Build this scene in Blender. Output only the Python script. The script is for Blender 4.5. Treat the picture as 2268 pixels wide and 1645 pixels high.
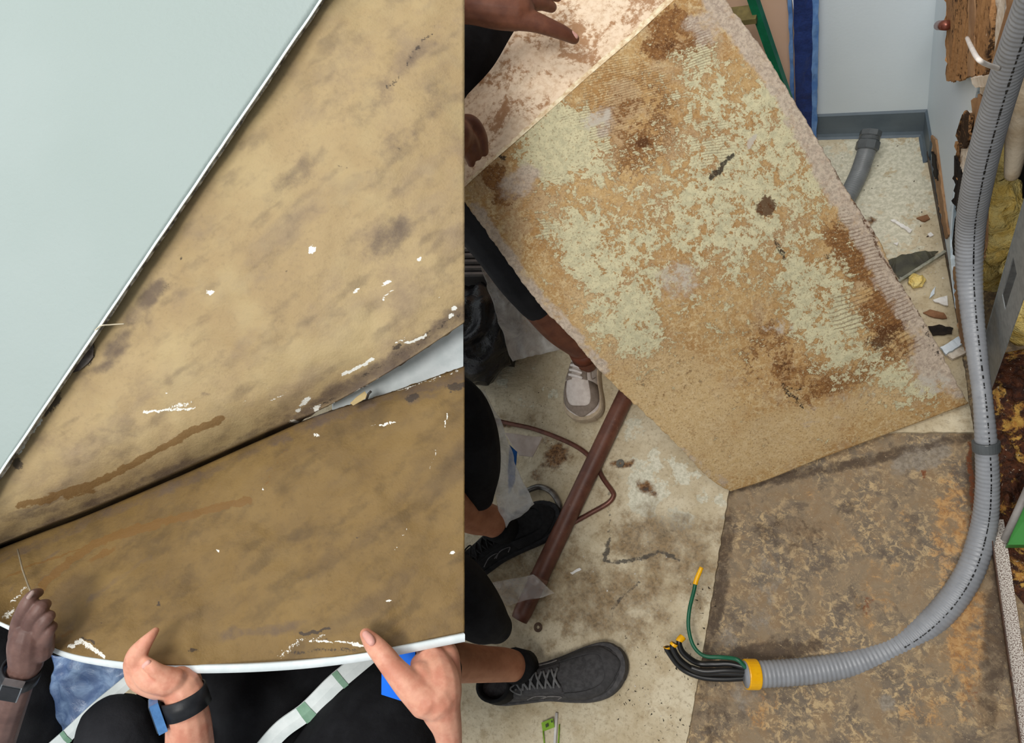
import bpy, bmesh, math, random
import numpy as np
from mathutils import Vector, Matrix, noise as mn
random.seed(7); rng = np.random.default_rng(7)
for o in list(bpy.data.objects): bpy.data.objects.remove(o)
scn = bpy.context.scene; COL = scn.collection
# ---------------------------------------------------------------- camera
FOC, CX, CY, CAMH = 1500.0, 1134.0, 822.5, 1.52
_n = np.array([816.0, -727.5, -FOC]); UP = -_n/np.linalg.norm(_n)
def ray(x, y): return np.array([x-CX, -(y-CY), -FOC])/FOC
def _fl(x, y, z=0.0):
    r = ray(x, y); return r*((z-CAMH)/(r@UP))
_d = _fl(2050, 292)-_fl(1812, 299); AX = _d/np.linalg.norm(_d); AY = np.cross(UP, AX)
def W(p): return Vector((p@AX, p@AY, p@UP+CAMH))
def P(x, y, Z): return W(ray(x, y)*Z)             # a point of the place seen at that spot, Z metres in front of the lens
def Fl(x, y, h=0.0): return W(_fl(x, y, h))       # a point of the floor (or h above it)
cd = bpy.data.cameras.new('camera'); cam = bpy.data.objects.new('camera', cd); COL.objects.link(cam)
cd.sensor_fit = 'HORIZONTAL'; cd.sensor_width = 36; cd.lens = FOC/2268*36; cd.clip_start = 0.02
M = Matrix([[AX[i] for i in range(3)], [AY[i] for i in range(3)], [UP[i] for i in range(3)]]).to_4x4()
M.translation = (0, 0, CAMH); cam.matrix_world = M; scn.camera = cam
CAMP = Vector((0, 0, CAMH))
ROT = np.array([AX, AY, UP])
def project(v):                                    # numpy Nx3 world -> Nx2 picture coordinates
    c = (np.asarray(v)-np.array([0, 0, CAMH]))@ROT
    return CX+FOC*c[:, 0]/-c[:, 2], CY-FOC*c[:, 1]/-c[:, 2]
# ---------------------------------------------------------------- world, lights, exposure
wd = bpy.data.worlds.new('world'); scn.world = wd; wd.use_nodes = True
wd.node_tree.nodes['Background'].inputs[0].default_value = (0.93, 0.97, 1.0, 1)
wd.node_tree.nodes['Background'].inputs[1].default_value = 0.6
def area(name, loc, tgt, sx, sy, e, col):
    l = bpy.data.lights.new(name, 'AREA'); l.shape = 'RECTANGLE'; l.size = sx; l.size_y = sy; l.energy = e; l.color = col
    o = bpy.data.objects.new(name, l); COL.objects.link(o); o.location = loc
    o.rotation_euler = (Vector(tgt)-Vector(loc)).to_track_quat('-Z', 'Y').to_euler()
area('ceiling_or_fill_light', (0.35, -0.95, 3.5), (-0.2, 0.3, 0), 0.7, 0.7, 50, (1, 0.96, 0.9))
area('ceiling_or_fill_light', (-1.8, 0.6, 3.6), (-1.0, 0.3, 0), 1.2, 0.6, 8, (0.95, 0.98, 1))
area('ceiling_or_fill_light', (-0.35, 0.2, 3.0), (-0.25, 1.0, 0), 0.7, 0.7, 22, (1, 0.98, 0.95))  # added fill that brightens the alcove; no such panel is known
vs = scn.view_settings; vs.view_transform = 'Standard'; vs.look = 'None'; vs.gamma = 1; vs.exposure = -0.04; vs.use_curve_mapping = False
# ---------------------------------------------------------------- material helpers
def S(r, g, b, a=1.0):
    f = lambda c: (c/255/12.92 if c/255 <= 0.04045 else ((c/255+0.055)/1.055)**2.4)
    return (f(r), f(g), f(b), a)
class NT:
    def __init__(s, name):
        s.m = bpy.data.materials.new(name); s.m.use_nodes = True; s.t = s.m.node_tree
        s.b = s.t.nodes['Principled BSDF']; s.tc = s.t.nodes.new('ShaderNodeTexCoord').outputs['Object']
    def n(s, typ, **k):
        x = s.t.nodes.new(typ)
        for a, v in k.items(): setattr(x, a, v)
        return x
    def put(s, sock, v):
        if isinstance(v, bpy.types.NodeSocket): s.t.links.new(v, sock)
        else: sock.default_value = v
    def noise(s, scale, detail=6, rough=0.6, dist=0.0, vec=None):
        x = s.n('ShaderNodeTexNoise'); s.put(x.inputs['Vector'], vec or s.tc)
        x.inputs['Scale'].default_value = scale; x.inputs['Detail'].default_value = detail
        x.inputs['Roughness'].default_value = rough; x.inputs['Distortion'].default_value = dist
        return x.outputs['Fac']
    def mapping(s, scale=(1, 1, 1), rot=(0, 0, 0), loc=(0, 0, 0)):
        x = s.n('ShaderNodeMapping'); s.put(x.inputs['Vector'], s.tc)
        x.inputs['Scale'].default_value = scale; x.inputs['Rotation'].default_value = rot; x.inputs['Location'].default_value = loc
        return x.outputs[0]
    def math(s, op, a, b=0.0, clamp=False):
        x = s.n('ShaderNodeMath', operation=op, use_clamp=clamp); s.put(x.inputs[0], a); s.put(x.inputs[1], b); return x.outputs[0]
    def step(s, v, lo, hi):
        x = s.n('ShaderNodeMapRange', interpolation_type='SMOOTHSTEP'); s.put(x.inputs['Value'], v)
        x.inputs['From Min'].default_value = lo; x.inputs['From Max'].default_value = hi; return x.outputs['Result']
    def mix(s, fac, a, b, blend='MIX'):
        x = s.n('ShaderNodeMix', data_type='RGBA', blend_type=blend); s.put(x.inputs[0], fac); s.put(x.inputs[6], a); s.put(x.inputs[7], b)
        return x.outputs[2]
    def attr(s, name):
        a = s.n('ShaderNodeAttribute', attribute_name=name); q = s.n('ShaderNodeSeparateColor'); s.put(q.inputs[0], a.outputs['Color'])
        return [q.outputs[0], q.outputs[1], q.outputs[2], a.outputs['Alpha']]
    def wave(s, scale, dist, vec, dscale=1.0):
        x = s.n('ShaderNodeTexWave'); s.put(x.inputs['Vector'], vec); x.inputs['Scale'].default_value = scale
        x.inputs['Distortion'].default_value = dist; x.inputs['Detail'].default_value = 3; x.inputs['Detail Scale'].default_value = dscale
        return x.outputs['Fac']
    def fin(s, col, rough=0.7, bump=None, strength=0.3, dist=0.002, spec=0.3, metal=0.0):
        s.put(s.b.inputs['Base Color'], col); s.put(s.b.inputs['Roughness'], rough)
        s.b.inputs['Specular IOR Level'].default_value = spec; s.b.inputs['Metallic'].default_value = metal
        if bump is not None:
            x = s.n('ShaderNodeBump'); x.inputs['Strength'].default_value = strength; x.inputs['Distance'].default_value = dist
            s.put(x.inputs['Height'], bump); s.t.links.new(x.outputs[0], s.b.inputs['Normal'])
        return s.m
def plain(name, c1, c2=None, scale=30, rough=0.6, bump=0.2, dist=0.001, spec=0.3, metal=0.0, lo=0.35, hi=0.65, detail=5):
    s = NT(name); n = s.noise(scale, detail, 0.6)
    return s.fin(s.mix(s.step(n, lo, hi), S(*c1), S(*(c2 or [c*0.85 for c in c1]))), rough, s.noise(scale*4, 4), bump, dist, spec, metal)
def skin(name, c1, c2):
    s = NT(name); n = s.noise(40, 5, 0.6)
    m = s.fin(s.mix(s.step(n, 0.35, 0.68), S(*c1), S(*c2)), 0.5, s.noise(600, 4, 0.7), 0.25, 0.0006, 0.4)
    s.b.inputs['Subsurface Weight'].default_value = 0.12; s.b.inputs['Subsurface Radius'].default_value = (0.01, 0.004, 0.002); s.b.inputs['Subsurface Scale'].default_value = 0.5
    return m
def cloth(name, c1, c2):
    s = NT(name); w = s.mapping((1, 1, 1)); n = s.noise(14, 6, 0.65)
    return s.fin(s.mix(s.step(n, 0.3, 0.75), S(*c1), S(*c2)), 0.85, s.math('ADD', s.noise(25, 5, 0.6), s.math('MULTIPLY', s.noise(900, 2), 0.15)), 0.5, 0.006, 0.15)
def clear(name, col, alpha, rough=0.25):
    s = NT(name); n = s.noise(18, 6, 0.7, 0.6)
    m = s.fin(S(*col), rough, s.noise(30, 5, 0.6, 1.0), 0.6, 0.004, 0.5)
    s.put(s.b.inputs['Alpha'], s.math('ADD', s.math('MULTIPLY', s.step(n, 0.35, 0.75), 0.35), alpha)); return m
# ---------------------------------------------------------------- object helpers
ORG = {}
def props(o, label=None, cat=None, group=None, kind=None):
    for k, v in (('label', label), ('category', cat), ('group', group), ('kind', kind)):
        if v: o[k] = v
    return o
def empty(name, loc, label, cat, group=None):
    o = bpy.data.objects.new(name, None); o.empty_display_size = 0.05; COL.objects.link(o); o.location = loc; ORG[o.name] = Vector(loc)
    return props(o, label, cat, group)
def build(name, vf, mat, parent=None, smooth=True, label=None, cat=None, group=None, kind=None, raw=None):
    """one mesh object from world-space (verts, faces)"""
    v, f = vf; v = np.asarray([tuple(p) for p in v], dtype=float)
    if parent is not None: org = ORG[parent.name]
    else: org = Vector(((v[:, 0].min()+v[:, 0].max())/2, (v[:, 1].min()+v[:, 1].max())/2, v[:, 2].min()))
    me = bpy.data.meshes.new(name); me.from_pydata((v-np.array(org)).tolist(), [], f); me.update()
    if smooth: me.polygons.foreach_set('use_smooth', [True]*len(me.polygons))
    me.materials.append(mat); o = bpy.data.objects.new(name, me); COL.objects.link(o); ORG[o.name] = org
    if parent is None: o.location = org
    else: o.parent = parent
    return props(o, label, cat, group, kind)
def join(*vfs):
    V, F = [], []
    for v, f in vfs:
        k = len(V); V += [tuple(p) for p in v]; F += [tuple(i+k for i in q) for q in f]
    return V, F
def spline(pts, n=8):
    """Catmull-Rom through rows (any number of columns)"""
    a = np.array([list(p) for p in pts], float); a = np.vstack([2*a[0]-a[1], a, 2*a[-1]-a[-2]]); out = []
    for i in range(1, len(a)-2):
        for k in range(n):
            t = k/n; out.append(0.5*(2*a[i]+(a[i+1]-a[i-1])*t+(2*a[i-1]-5*a[i]+4*a[i+1]-a[i+2])*t*t+(3*a[i]-a[i-1]-3*a[i+1]+a[i+2])*t**3))
    out.append(a[-2]); return np.array(out)
def tube(pts, rad, seg=12, cap=True, flat=1.0, flatdir=None):
    p = [Vector(q[:3]) for q in pts]; n = len(p)
    if not hasattr(rad, '__len__'): rad = [rad]*n
    V, F = [], []; nx = None
    for i in range(n):
        t = (p[min(i+1, n-1)]-p[max(i-1, 0)]).normalized()
        if nx is None:
            a = Vector(flatdir) if flatdir is not None else (Vector((0, 0, 1)) if abs(t.z) < 0.9 else Vector((1, 0, 0)))
            nx = (a-t*a.dot(t)).normalized()
        else:
            nx = (nx-t*nx.dot(t)).normalized()
        b = t.cross(nx)
        for k in range(seg):
            a = 2*math.pi*k/seg; V.append(p[i]+(nx*math.cos(a)*flat+b*math.sin(a))*rad[i])
    for i in range(n-1):
        for k in range(seg):
            k2 = (k+1) % seg; F.append((i*seg+k, i*seg+k2, (i+1)*seg+k2, (i+1)*seg+k))
    if cap:
        F.append(tuple(range(seg-1, -1, -1))); F.append(tuple((n-1)*seg+k for k in range(seg)))
    return V, F
def limb(rows, n=6, seg=14, flat=1.0):
    """rounded, tapering limb: rows = (point, radius)"""
    a = spline([tuple(p)+(r,) for p, r in rows], n); pts = [Vector(q[:3]) for q in a]; rad = [max(q[3], 0.001) for q in a]
    d0 = (pts[0]-pts[1]).normalized(); d1 = (pts[-1]-pts[-2]).normalized(); A, RA, B, RB = [], [], [], []
    for k in (0.98, 0.85, 0.55): A.append(pts[0]+d0*rad[0]*k); RA.append(rad[0]*math.sqrt(1-k*k))
    for k in (0.55, 0.85, 0.98): B.append(pts[-1]+d1*rad[-1]*k); RB.append(rad[-1]*math.sqrt(1-k*k))
    return tube(A+pts+B, RA+rad+RB, seg, True, flat)
def pl(rows):
    """limb rows from (x, y, Z, radius in picture units)"""
    return [(P(x, y, Z), r*Z/FOC) for x, y, Z, r in rows]
def fused(name, parts, mat, voxel=0.0025, smooth=6, **k):
    """parts melted into one continuous skin"""
    v, f = join(*parts); me = bpy.data.meshes.new('tmp'); me.from_pydata([tuple(q) for q in v], [], f); me.update()
    o = bpy.data.objects.new('tmp', me); COL.objects.link(o)
    r = o.modifiers.new('r', 'REMESH'); r.mode = 'VOXEL'; r.voxel_size = voxel
    s = o.modifiers.new('s', 'SMOOTH'); s.iterations = smooth; s.factor = 0.5
    dg = bpy.context.evaluated_depsgraph_get(); e = o.evaluated_get(dg); m2 = e.to_mesh()
    V = [tuple(x.co) for x in m2.vertices]; F = [tuple(x.vertices) for x in m2.polygons]; e.to_mesh_clear()
    bpy.data.objects.remove(o); bpy.data.meshes.remove(me)
    return build(name, (V, F), mat, **k)
def box(c, ax, ay, az):
    """box from centre and three half-extent vectors"""
    c, ax, ay, az = map(Vector, (c, ax, ay, az)); V = [c+ax*i+ay*j+az*k for k in (-1, 1) for j in (-1, 1) for i in (-1, 1)]
    return V, [(0, 2, 3, 1), (4, 5, 7, 6), (0, 1, 5, 4), (2, 6, 7, 3), (0, 4, 6, 2), (1, 3, 7, 5)]
def bar(a, b, w, t, side):
    """straight bar a-b, half width w along side, half thickness t"""
    a, b = Vector(a), Vector(b); d = b-a; s = Vector(side); s = (s-d*(s.dot(d)/d.length_squared)).normalized(); return box((a+b)/2, d/2, s*w, d.cross(s).normalized()*t)
def jag(pts, amp, step, seed=0, closed=True):
    """roughen an outline of 3-D points"""
    r = random.Random(seed); out = []; n = len(pts)
    for i in range(n if closed else n-1):
        a, b = Vector(pts[i]), Vector(pts[(i+1) % n]); k = max(1, int((b-a).length/step))
        for j in range(k):
            q = a.lerp(b, j/k)
            out.append(q+Vector((r.uniform(-1, 1), r.uniform(-1, 1), r.uniform(-1, 1)))*(amp if j else amp*0.3))
    return out
def slab(pts, off):
    """plate: outline pts pushed by vector off"""
    n = len(pts); off = Vector(off); bm = bmesh.new(); a = [bm.verts.new(p) for p in pts]; b = [bm.verts.new(Vector(p)+off) for p in pts]
    bm.faces.new(a); bm.faces.new(b[::-1])
    for i in range(n): bm.faces.new((a[(i+1) % n], a[i], b[i], b[(i+1) % n]))
    bmesh.ops.triangulate(bm, faces=[f for f in bm.faces if len(f.verts) > 4]); bmesh.ops.recalc_face_normals(bm, faces=bm.faces)
    bm.verts.index_update(); r = ([v.co.copy() for v in bm.verts], [tuple(v.index for v in f.verts) for f in bm.faces]); bm.free(); return r
def grid(nu, nv, fn):
    V = [fn(i/(nu-1), j/(nv-1)) for j in range(nv) for i in range(nu)]
    return V, [(j*nu+i, j*nu+i+1, (j+1)*nu+i+1, (j+1)*nu+i) for j in range(nv-1) for i in range(nu-1)]
def thick(vf, nu, nv, off):
    """close a grid into a plate by a second face pushed by off (vector or per-vertex list)"""
    V, F = vf; n = len(V); offs = off if isinstance(off, list) else [Vector(off)]*n
    V2 = list(V)+[Vector(V[i])+offs[i] for i in range(n)]; F2 = list(F)+[tuple(i+n for i in q[::-1]) for q in F]
    ed = [i for i in range(nu)]+[j*nu+nu-1 for j in range(1, nv)]+[(nv-1)*nu+i for i in range(nu-2, -1, -1)]+[j*nu for j in range(nv-2, 0, -1)]
    for a, b in zip(ed, ed[1:]+ed[:1]): F2.append((b, a, a+n, b+n))
    return V2, F2
def curve_px(pts):
    """picture polyline -> function of t in 0..1 (x, y, Z), by arc length"""
    a = spline(pts, 10); d = np.r_[0, np.cumsum(np.hypot(*np.diff(a[:, :2], axis=0).T))]; d /= d[-1]
    return lambda t: np.array([np.interp(t, d, a[:, k]) for k in range(a.shape[1])])
def fbm(x, y, s, seed=0.0, o=4): return mn.fractal(Vector((x*s, y*s, seed)), 1.0, 2.0, o)
def blobs(px, py, items):
    """soft mask 0..1 from ellipses (x,y,rx,ry,deg,str) and strokes ([pts],width,str)"""
    m = np.zeros_like(px)
    for it in items:
        if isinstance(it[0], (list,)):
            pts, w, s = it; d = np.full_like(px, 1e9)
            for (x0, y0), (x1, y1) in zip(pts[:-1], pts[1:]):
                L = (x1-x0)**2+(y1-y0)**2; t = np.clip(((px-x0)*(x1-x0)+(py-y0)*(y1-y0))/L, 0, 1)
                d = np.minimum(d, np.hypot(px-x0-t*(x1-x0), py-y0-t*(y1-y0)))
            m = np.maximum(m, s*np.clip(1.5-d/w, 0, 1))
        else:
            x, y, rx, ry, a, s = it; a = math.radians(a); c, q = math.cos(a), math.sin(a)
            u = ((px-x)*c+(py-y)*q)/rx; v = (-(px-x)*q+(py-y)*c)/ry
            m = np.maximum(m, s*np.clip(1.5-np.hypot(u, v), 0, 1))
    return m
_lat = rng.random((256, 256))
def vnoise(x, y):
    xi, yi = np.floor(x).astype(int), np.floor(y).astype(int); u, v = x-xi, y-yi; u, v = u*u*(3-2*u), v*v*(3-2*v); g = lambda i, j: _lat[i % 256, j % 256]
    return (g(xi, yi)*(1-u)+g(xi+1, yi)*u)*(1-v)+(g(xi, yi+1)*(1-u)+g(xi+1, yi+1)*u)*v
def nfbm(x, y, o=5):
    s, a, t = 0, 1.0, 0
    for k in range(o): s = s+a*vnoise(x+17.3*k, y+9.1*k); t += a; a *= 0.55; x, y = x*2, y*2
    return s/t
def masks(o, name, chans, v=None):
    """point colour attribute of stain and painted-shade weights (r,g,b,a) on the mesh, given as mask lists"""
    me = o.data; n = len(me.vertices); co = np.empty(n*3); me.vertices.foreach_get('co', co)
    co = co.reshape(-1, 3)+np.array(ORG[o.name]); px, py = project(co)
    c = np.zeros((n, 4), np.float32)
    px, py = px+22*(nfbm(px/70, py/70+50)-0.5)+6*(vnoise(px/9, py/9)-0.5), py+22*(nfbm(px/70+90, py/70)-0.5)+6*(vnoise(px/9+40, py/9)-0.5)
    for i, it in enumerate(chans):
        c[:, i] = it(px, py, co) if callable(it) else blobs(px, py, it)
    a = me.color_attributes.new(name, 'FLOAT_COLOR', 'POINT'); a.data.foreach_set('color', c.ravel())
# ================================================================ materials of the large surfaces
def floor_light():
    s = NT('worn_light_floor'); r, g, b, a = s.attr('m1')
    n1 = s.noise(7, 8, 0.65); n2 = s.noise(26, 8, 0.7); n3 = s.noise(120, 6, 0.7); n4 = s.noise(420, 3, 0.6)
    c = s.mix(s.step(n1, 0.35, 0.65), S(216, 204, 176), S(194, 178, 146)); c = s.mix(s.math('MULTIPLY', s.step(n2, 0.48, 0.66), 0.5), c, S(170, 148, 112))
    c = s.mix(s.math('MULTIPLY', s.step(n3, 0.5, 0.68), 0.55), c, S(150, 132, 104))
    c = s.mix(s.step(s.math('ADD', b, s.math('MULTIPLY', s.math('SUBTRACT', n2, 0.5), 1.5)), 0.52, 0.6), c, s.mix(s.step(n3, 0.4, 0.6), S(224, 219, 198), S(198, 194, 172)))
    c = s.mix(s.math('MULTIPLY', s.step(s.math('ADD', r, s.math('MULTIPLY', s.math('SUBTRACT', n2, 0.5), 1.6)), 0.25, 0.95), 0.85), c, s.mix(s.step(n3, 0.38, 0.62), S(104, 84, 58), S(146, 121, 86)))
    c = s.mix(s.step(s.math('ADD', g, s.math('MULTIPLY', s.math('SUBTRACT', n2, 0.5), 1.3)), 0.42, 0.8), c, s.mix(s.step(n3, 0.4, 0.6), S(84, 56, 34), S(140, 104, 66)))
    c = s.mix(s.math('MULTIPLY', s.step(s.math('ADD', a, s.math('MULTIPLY', s.math('SUBTRACT', n3, 0.5), 1.2)), 0.45, 0.75), 0.85), c, S(62, 58, 54))
    c = s.mix(s.step(n4, 0.7, 0.74), c, S(70, 58, 44))
    return s.fin(c, s.math('ADD', 0.45, s.math('MULTIPLY', n2, 0.4)), s.math('ADD', n3, s.math('MULTIPLY', n2, 2)), 0.35, 0.004, 0.35)
def floor_dark():
    s = NT('stained_adhesive_floor'); r, g, b, a = s.attr('m1')
    n1 = s.noise(8, 9, 0.7); n2 = s.noise(34, 9, 0.75, 0.3); n3 = s.noise(130, 7, 0.75); n4 = s.noise(380, 4, 0.6)
    n6 = s.noise(70, 10, 0.8, 0.5); n7 = s.noise(18, 8, 0.72, 0.4)
    c = s.mix(s.step(n1, 0.36, 0.64), S(112, 100, 86), S(148, 128, 100)); c = s.mix(s.step(n7, 0.48, 0.6), c, S(142, 118, 88))
    c = s.mix(s.step(n6, 0.48, 0.58), c, s.mix(s.step(n1, 0.4, 0.6), S(194, 168, 126), S(146, 126, 100))); c = s.mix(s.math('MULTIPLY', s.step(n7, 0.46, 0.38), 0.6), c, S(92, 78, 66))
    c = s.mix(s.step(s.math('ADD', s.math('MULTIPLY', g, 0.85), s.math('ADD', s.math('MULTIPLY', s.math('SUBTRACT', n2, 0.5), 1.7), s.math('MULTIPLY', s.math('SUBTRACT', n6, 0.5), 1.4))), 0.42, 0.8), c, s.mix(s.step(n6, 0.4, 0.6), S(156, 106, 54), S(192, 152, 100)))
    c = s.mix(s.math('MULTIPLY', s.step(s.math('ADD', b, s.math('MULTIPLY', s.math('SUBTRACT', n2, 0.5), 1.4)), 0.4, 0.72), 0.85), c, s.mix(s.step(n3, 0.4, 0.6), S(156, 146, 132), S(126, 116, 102)))
    c = s.mix(s.math('MULTIPLY', s.step(s.math('ADD', r, s.math('MULTIPLY', s.math('SUBTRACT', n2, 0.5), 1.5)), 0.4, 0.8), 0.85), c, S(74, 58, 44))
    c = s.mix(s.math('MULTIPLY', s.step(s.math('ADD', a, s.math('MULTIPLY', s.math('SUBTRACT', n3, 0.5), 1.2)), 0.5, 0.75), 0.9), c, S(120, 62, 22))
    c = s.mix(s.step(n4, 0.66, 0.72), c, S(208, 186, 150)); c = s.mix(s.step(n4, 0.3, 0.26), c, S(58, 48, 40))
    return s.fin(c, s.math('ADD', 0.35, s.math('MULTIPLY', n2, 0.45)), s.math('ADD', n3, s.math('MULTIPLY', n2, 2)), 0.4, 0.004, 0.4)
def paint(name, c1, c2, tex=160, bump=0.12):
    s = NT(name); n = s.noise(3, 5, 0.5); d = s.noise(700, 2, 0.5)
    c = s.mix(s.step(n, 0.3, 0.7), S(*c1), S(*c2)); c = s.mix(s.step(d, 0.74, 0.8), c, S(*[q*0.82 for q in c2]))
    return s.fin(c, 0.55, s.noise(tex, 5, 0.55), bump, 0.002, 0.3)
def brown_paper(name, c1, c2, c3, c4, c5):
    s = NT(name); r, g, b, a = s.attr('m1')
    mp = s.mapping((1, 1, 1)); n1 = s.noise(5, 7, 0.62, 0.4); n2 = s.noise(24, 8, 0.68); n3 = s.noise(160, 5, 0.6); n5 = s.noise(60, 5, 0.6); n8 = s.noise(330, 6, 0.7)
    c = s.mix(s.step(n1, 0.34, 0.66), S(*c1), S(*c2)); c = s.mix(s.math('MULTIPLY', s.step(n2, 0.46, 0.7), 0.5), c, S(*c3))
    c = s.mix(s.math('MULTIPLY', s.step(n3, 0.5, 0.75), 0.25), c, S(*[q*0.75 for q in c3]))
    r2, g2, b2, a2 = s.attr('m2'); c = s.mix(s.math('MULTIPLY', s.step(s.math('ADD', r2, s.math('MULTIPLY', s.math('SUBTRACT', n2, 0.5), 0.5)), 0.42, 0.8), 0.6), c, S(*c4)); c = s.mix(s.math('MULTIPLY', s.step(s.math('ADD', g2, s.math('MULTIPLY', s.math('SUBTRACT', n2, 0.5), 0.4)), 0.42, 0.78), 0.5), c, S(*c5))
    c = s.mix(s.math('MULTIPLY', s.step(s.math('ADD', b2, s.math('MULTIPLY', s.math('SUBTRACT', n5, 0.5), 0.5)), 0.5, 0.85), 0.4), c, S(*[q*0.72 for q in c4]))
    c = s.mix(s.math('MULTIPLY', s.step(s.math('ADD', r, s.math('MULTIPLY', s.math('SUBTRACT', n2, 0.5), 1.3)), 0.3, 0.95), 0.8), c, S(92, 78, 70))
    c = s.mix(s.math('MULTIPLY', s.step(s.math('ADD', g, s.math('ADD', s.math('MULTIPLY', s.math('SUBTRACT', n5, 0.5), 0.8), s.math('MULTIPLY', s.math('SUBTRACT', n8, 0.5), 0.9))), 0.4, 0.7), 0.8), c, S(118, 86, 44))
    c = s.mix(s.math('MULTIPLY', s.step(s.math('ADD', a, s.math('ADD', s.math('MULTIPLY', s.math('SUBTRACT', n5, 0.5), 0.9), s.math('MULTIPLY', s.math('SUBTRACT', n8, 0.5), 1.6))), 0.45, 0.8), 0.85), c, S(60, 52, 47))
    c = s.mix(s.step(s.math('ADD', b, s.math('ADD', s.math('MULTIPLY', s.math('SUBTRACT', n5, 0.5), 0.8), s.math('MULTIPLY', s.math('SUBTRACT', n8, 0.5), 1.8))), 0.58, 0.7), c, S(232, 232, 224))
    return s.fin(c, 0.62, s.math('ADD', s.noise(300, 4, 0.6), s.math('MULTIPLY', n2, 2.5)), 0.22, 0.004, 0.3)
def board_back():
    s = NT('peeled_adhesive_backing'); r, g, b, a = s.attr('m1'); r2, g2, b2, a2 = s.attr('m2')
    n1 = s.noise(6, 8, 0.66, 0.3); n2 = s.noise(30, 10, 0.74, 0.4); n3 = s.noise(140, 8, 0.75); n4 = s.noise(420, 4, 0.6); n5 = s.noise(75, 6, 0.65)
    n6 = s.noise(95, 9, 0.78, 0.2); n7 = s.noise(12, 7, 0.7, 0.3)
    c = s.mix(s.step(n1, 0.34, 0.66), S(198, 164, 112), S(176, 134, 82))
    c = s.mix(s.step(n6, 0.46, 0.58), c, S(214, 188, 142)); c = s.mix(s.math('MULTIPLY', s.step(n7, 0.5, 0.62), 0.6), c, S(186, 160, 126))
    c = s.mix(s.math('MULTIPLY', s.step(s.math('ADD', a2, s.math('MULTIPLY', s.math('SUBTRACT', n2, 0.5), 1.2)), 0.3, 0.8), 0.75), c, s.mix(s.step(n6, 0.4, 0.6), S(220, 196, 152), S(198, 166, 116)))
    rust = s.mix(s.step(n3, 0.4, 0.6), S(118, 78, 42), S(154, 110, 64))
    c = s.mix(s.step(s.math('ADD', g, s.math('ADD', s.math('MULTIPLY', s.math('SUBTRACT', n2, 0.5), 1.8), s.math('MULTIPLY', s.math('SUBTRACT', n6, 0.5), 1.6))), 0.42, 0.6), c, rust)
    cream = s.mix(s.step(n5, 0.4, 0.65), S(216, 208, 170), S(194, 188, 154))
    f = s.math('ADD', r, s.math('ADD', s.math('MULTIPLY', s.math('SUBTRACT', n2, 0.5), 2.6), s.math('ADD', s.math('MULTIPLY', s.math('SUBTRACT', n6, 0.5), 2.4), 0.05)))
    n9 = s.noise(260, 6, 0.75)
    c = s.mix(s.math('MULTIPLY', s.step(f, 0.3, 0.5), 0.55), c, S(138, 96, 54)); c = s.mix(s.step(f, 0.52, 0.58), c, cream)
    c = s.mix(s.math('MULTIPLY', s.step(n9, 0.54, 0.62), 0.6), c, S(132, 98, 62)); c = s.mix(s.math('MULTIPLY', s.step(n9, 0.42, 0.36), 0.45), c, S(236, 222, 184))
    pale = s.mix(s.step(n3, 0.42, 0.6), S(206, 190, 172), S(172, 156, 142))
    c = s.mix(s.math('MULTIPLY', s.step(s.math('ADD', b, s.math('MULTIPLY', s.math('SUBTRACT', n2, 0.5), 1.4)), 0.42, 0.75), 0.9), c, pale)
    w = s.wave(150, 1.2, s.mapping((1, 1, 1), TROWEL), 2.0)
    c = s.mix(s.math('MULTIPLY', s.step(s.math('MULTIPLY', s.step(w, 0.55, 0.9), s.math('ADD', r2, s.math('ADD', s.math('MULTIPLY', s.math('SUBTRACT', n2, 0.5), 2.0), s.math('MULTIPLY', s.math('SUBTRACT', n6, 0.5), 2.0)))), 0.4, 0.7), 0.5), c, S(104, 72, 42))
    c = s.mix(s.math('MULTIPLY', s.step(s.math('ADD', a, s.math('ADD', s.math('MULTIPLY', s.math('SUBTRACT', n5, 0.5), 1.1), s.math('MULTIPLY', s.math('SUBTRACT', n9, 0.5), 1.6))), 0.42, 0.75), 0.9), c, S(84, 50, 24))
    c = s.mix(s.math('MULTIPLY', s.step(s.math('ADD', g2, s.math('ADD', s.math('MULTIPLY', s.math('SUBTRACT', n5, 0.5), 1.2), s.math('MULTIPLY', s.math('SUBTRACT', n9, 0.5), 2.4))), 0.48, 0.75), 0.9), c, S(46, 38, 32))
    c = s.mix(s.math('MULTIPLY', s.step(s.math('ADD', b2, s.math('MULTIPLY', s.math('SUBTRACT', n5, 0.5), 1.2)), 0.45, 0.75), 0.85), c, S(200, 192, 178))
    c = s.mix(s.step(n4, 0.66, 0.71), c, S(232, 214, 172)); c = s.mix(s.step(n4, 0.31, 0.27), c, S(98, 66, 36))
    return s.fin(c, 0.72, s.math('ADD', n3, s.math('MULTIPLY', f, 0.8)), 0.4, 0.004, 0.25)
TROWEL = (0.4, 0.3, 0.9)
M_pale = paint('pale_green_grey_paint', (163, 176, 174), (157, 171, 168), 130, 0.35)
M_white = plain('white_painted_edge', (222, 231, 234), (208, 219, 222), 40, 0.5, 0.1)
M_wall = paint('pale_blue_grey_paint', (228, 238, 243), (221, 232, 238))
M_base = plain('grey_rubber_base', (98, 110, 119), (88, 100, 110), 12, 0.5, 0.1)
M_gyp = plain('broken_gypsum', (232, 222, 208), (204, 188, 168), 60, 0.9, 0.6, 0.003)
M_kraft = plain('brown_wall_paper', (170, 134, 98), (146, 110, 78), 25, 0.85, 0.4, 0.002)
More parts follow.
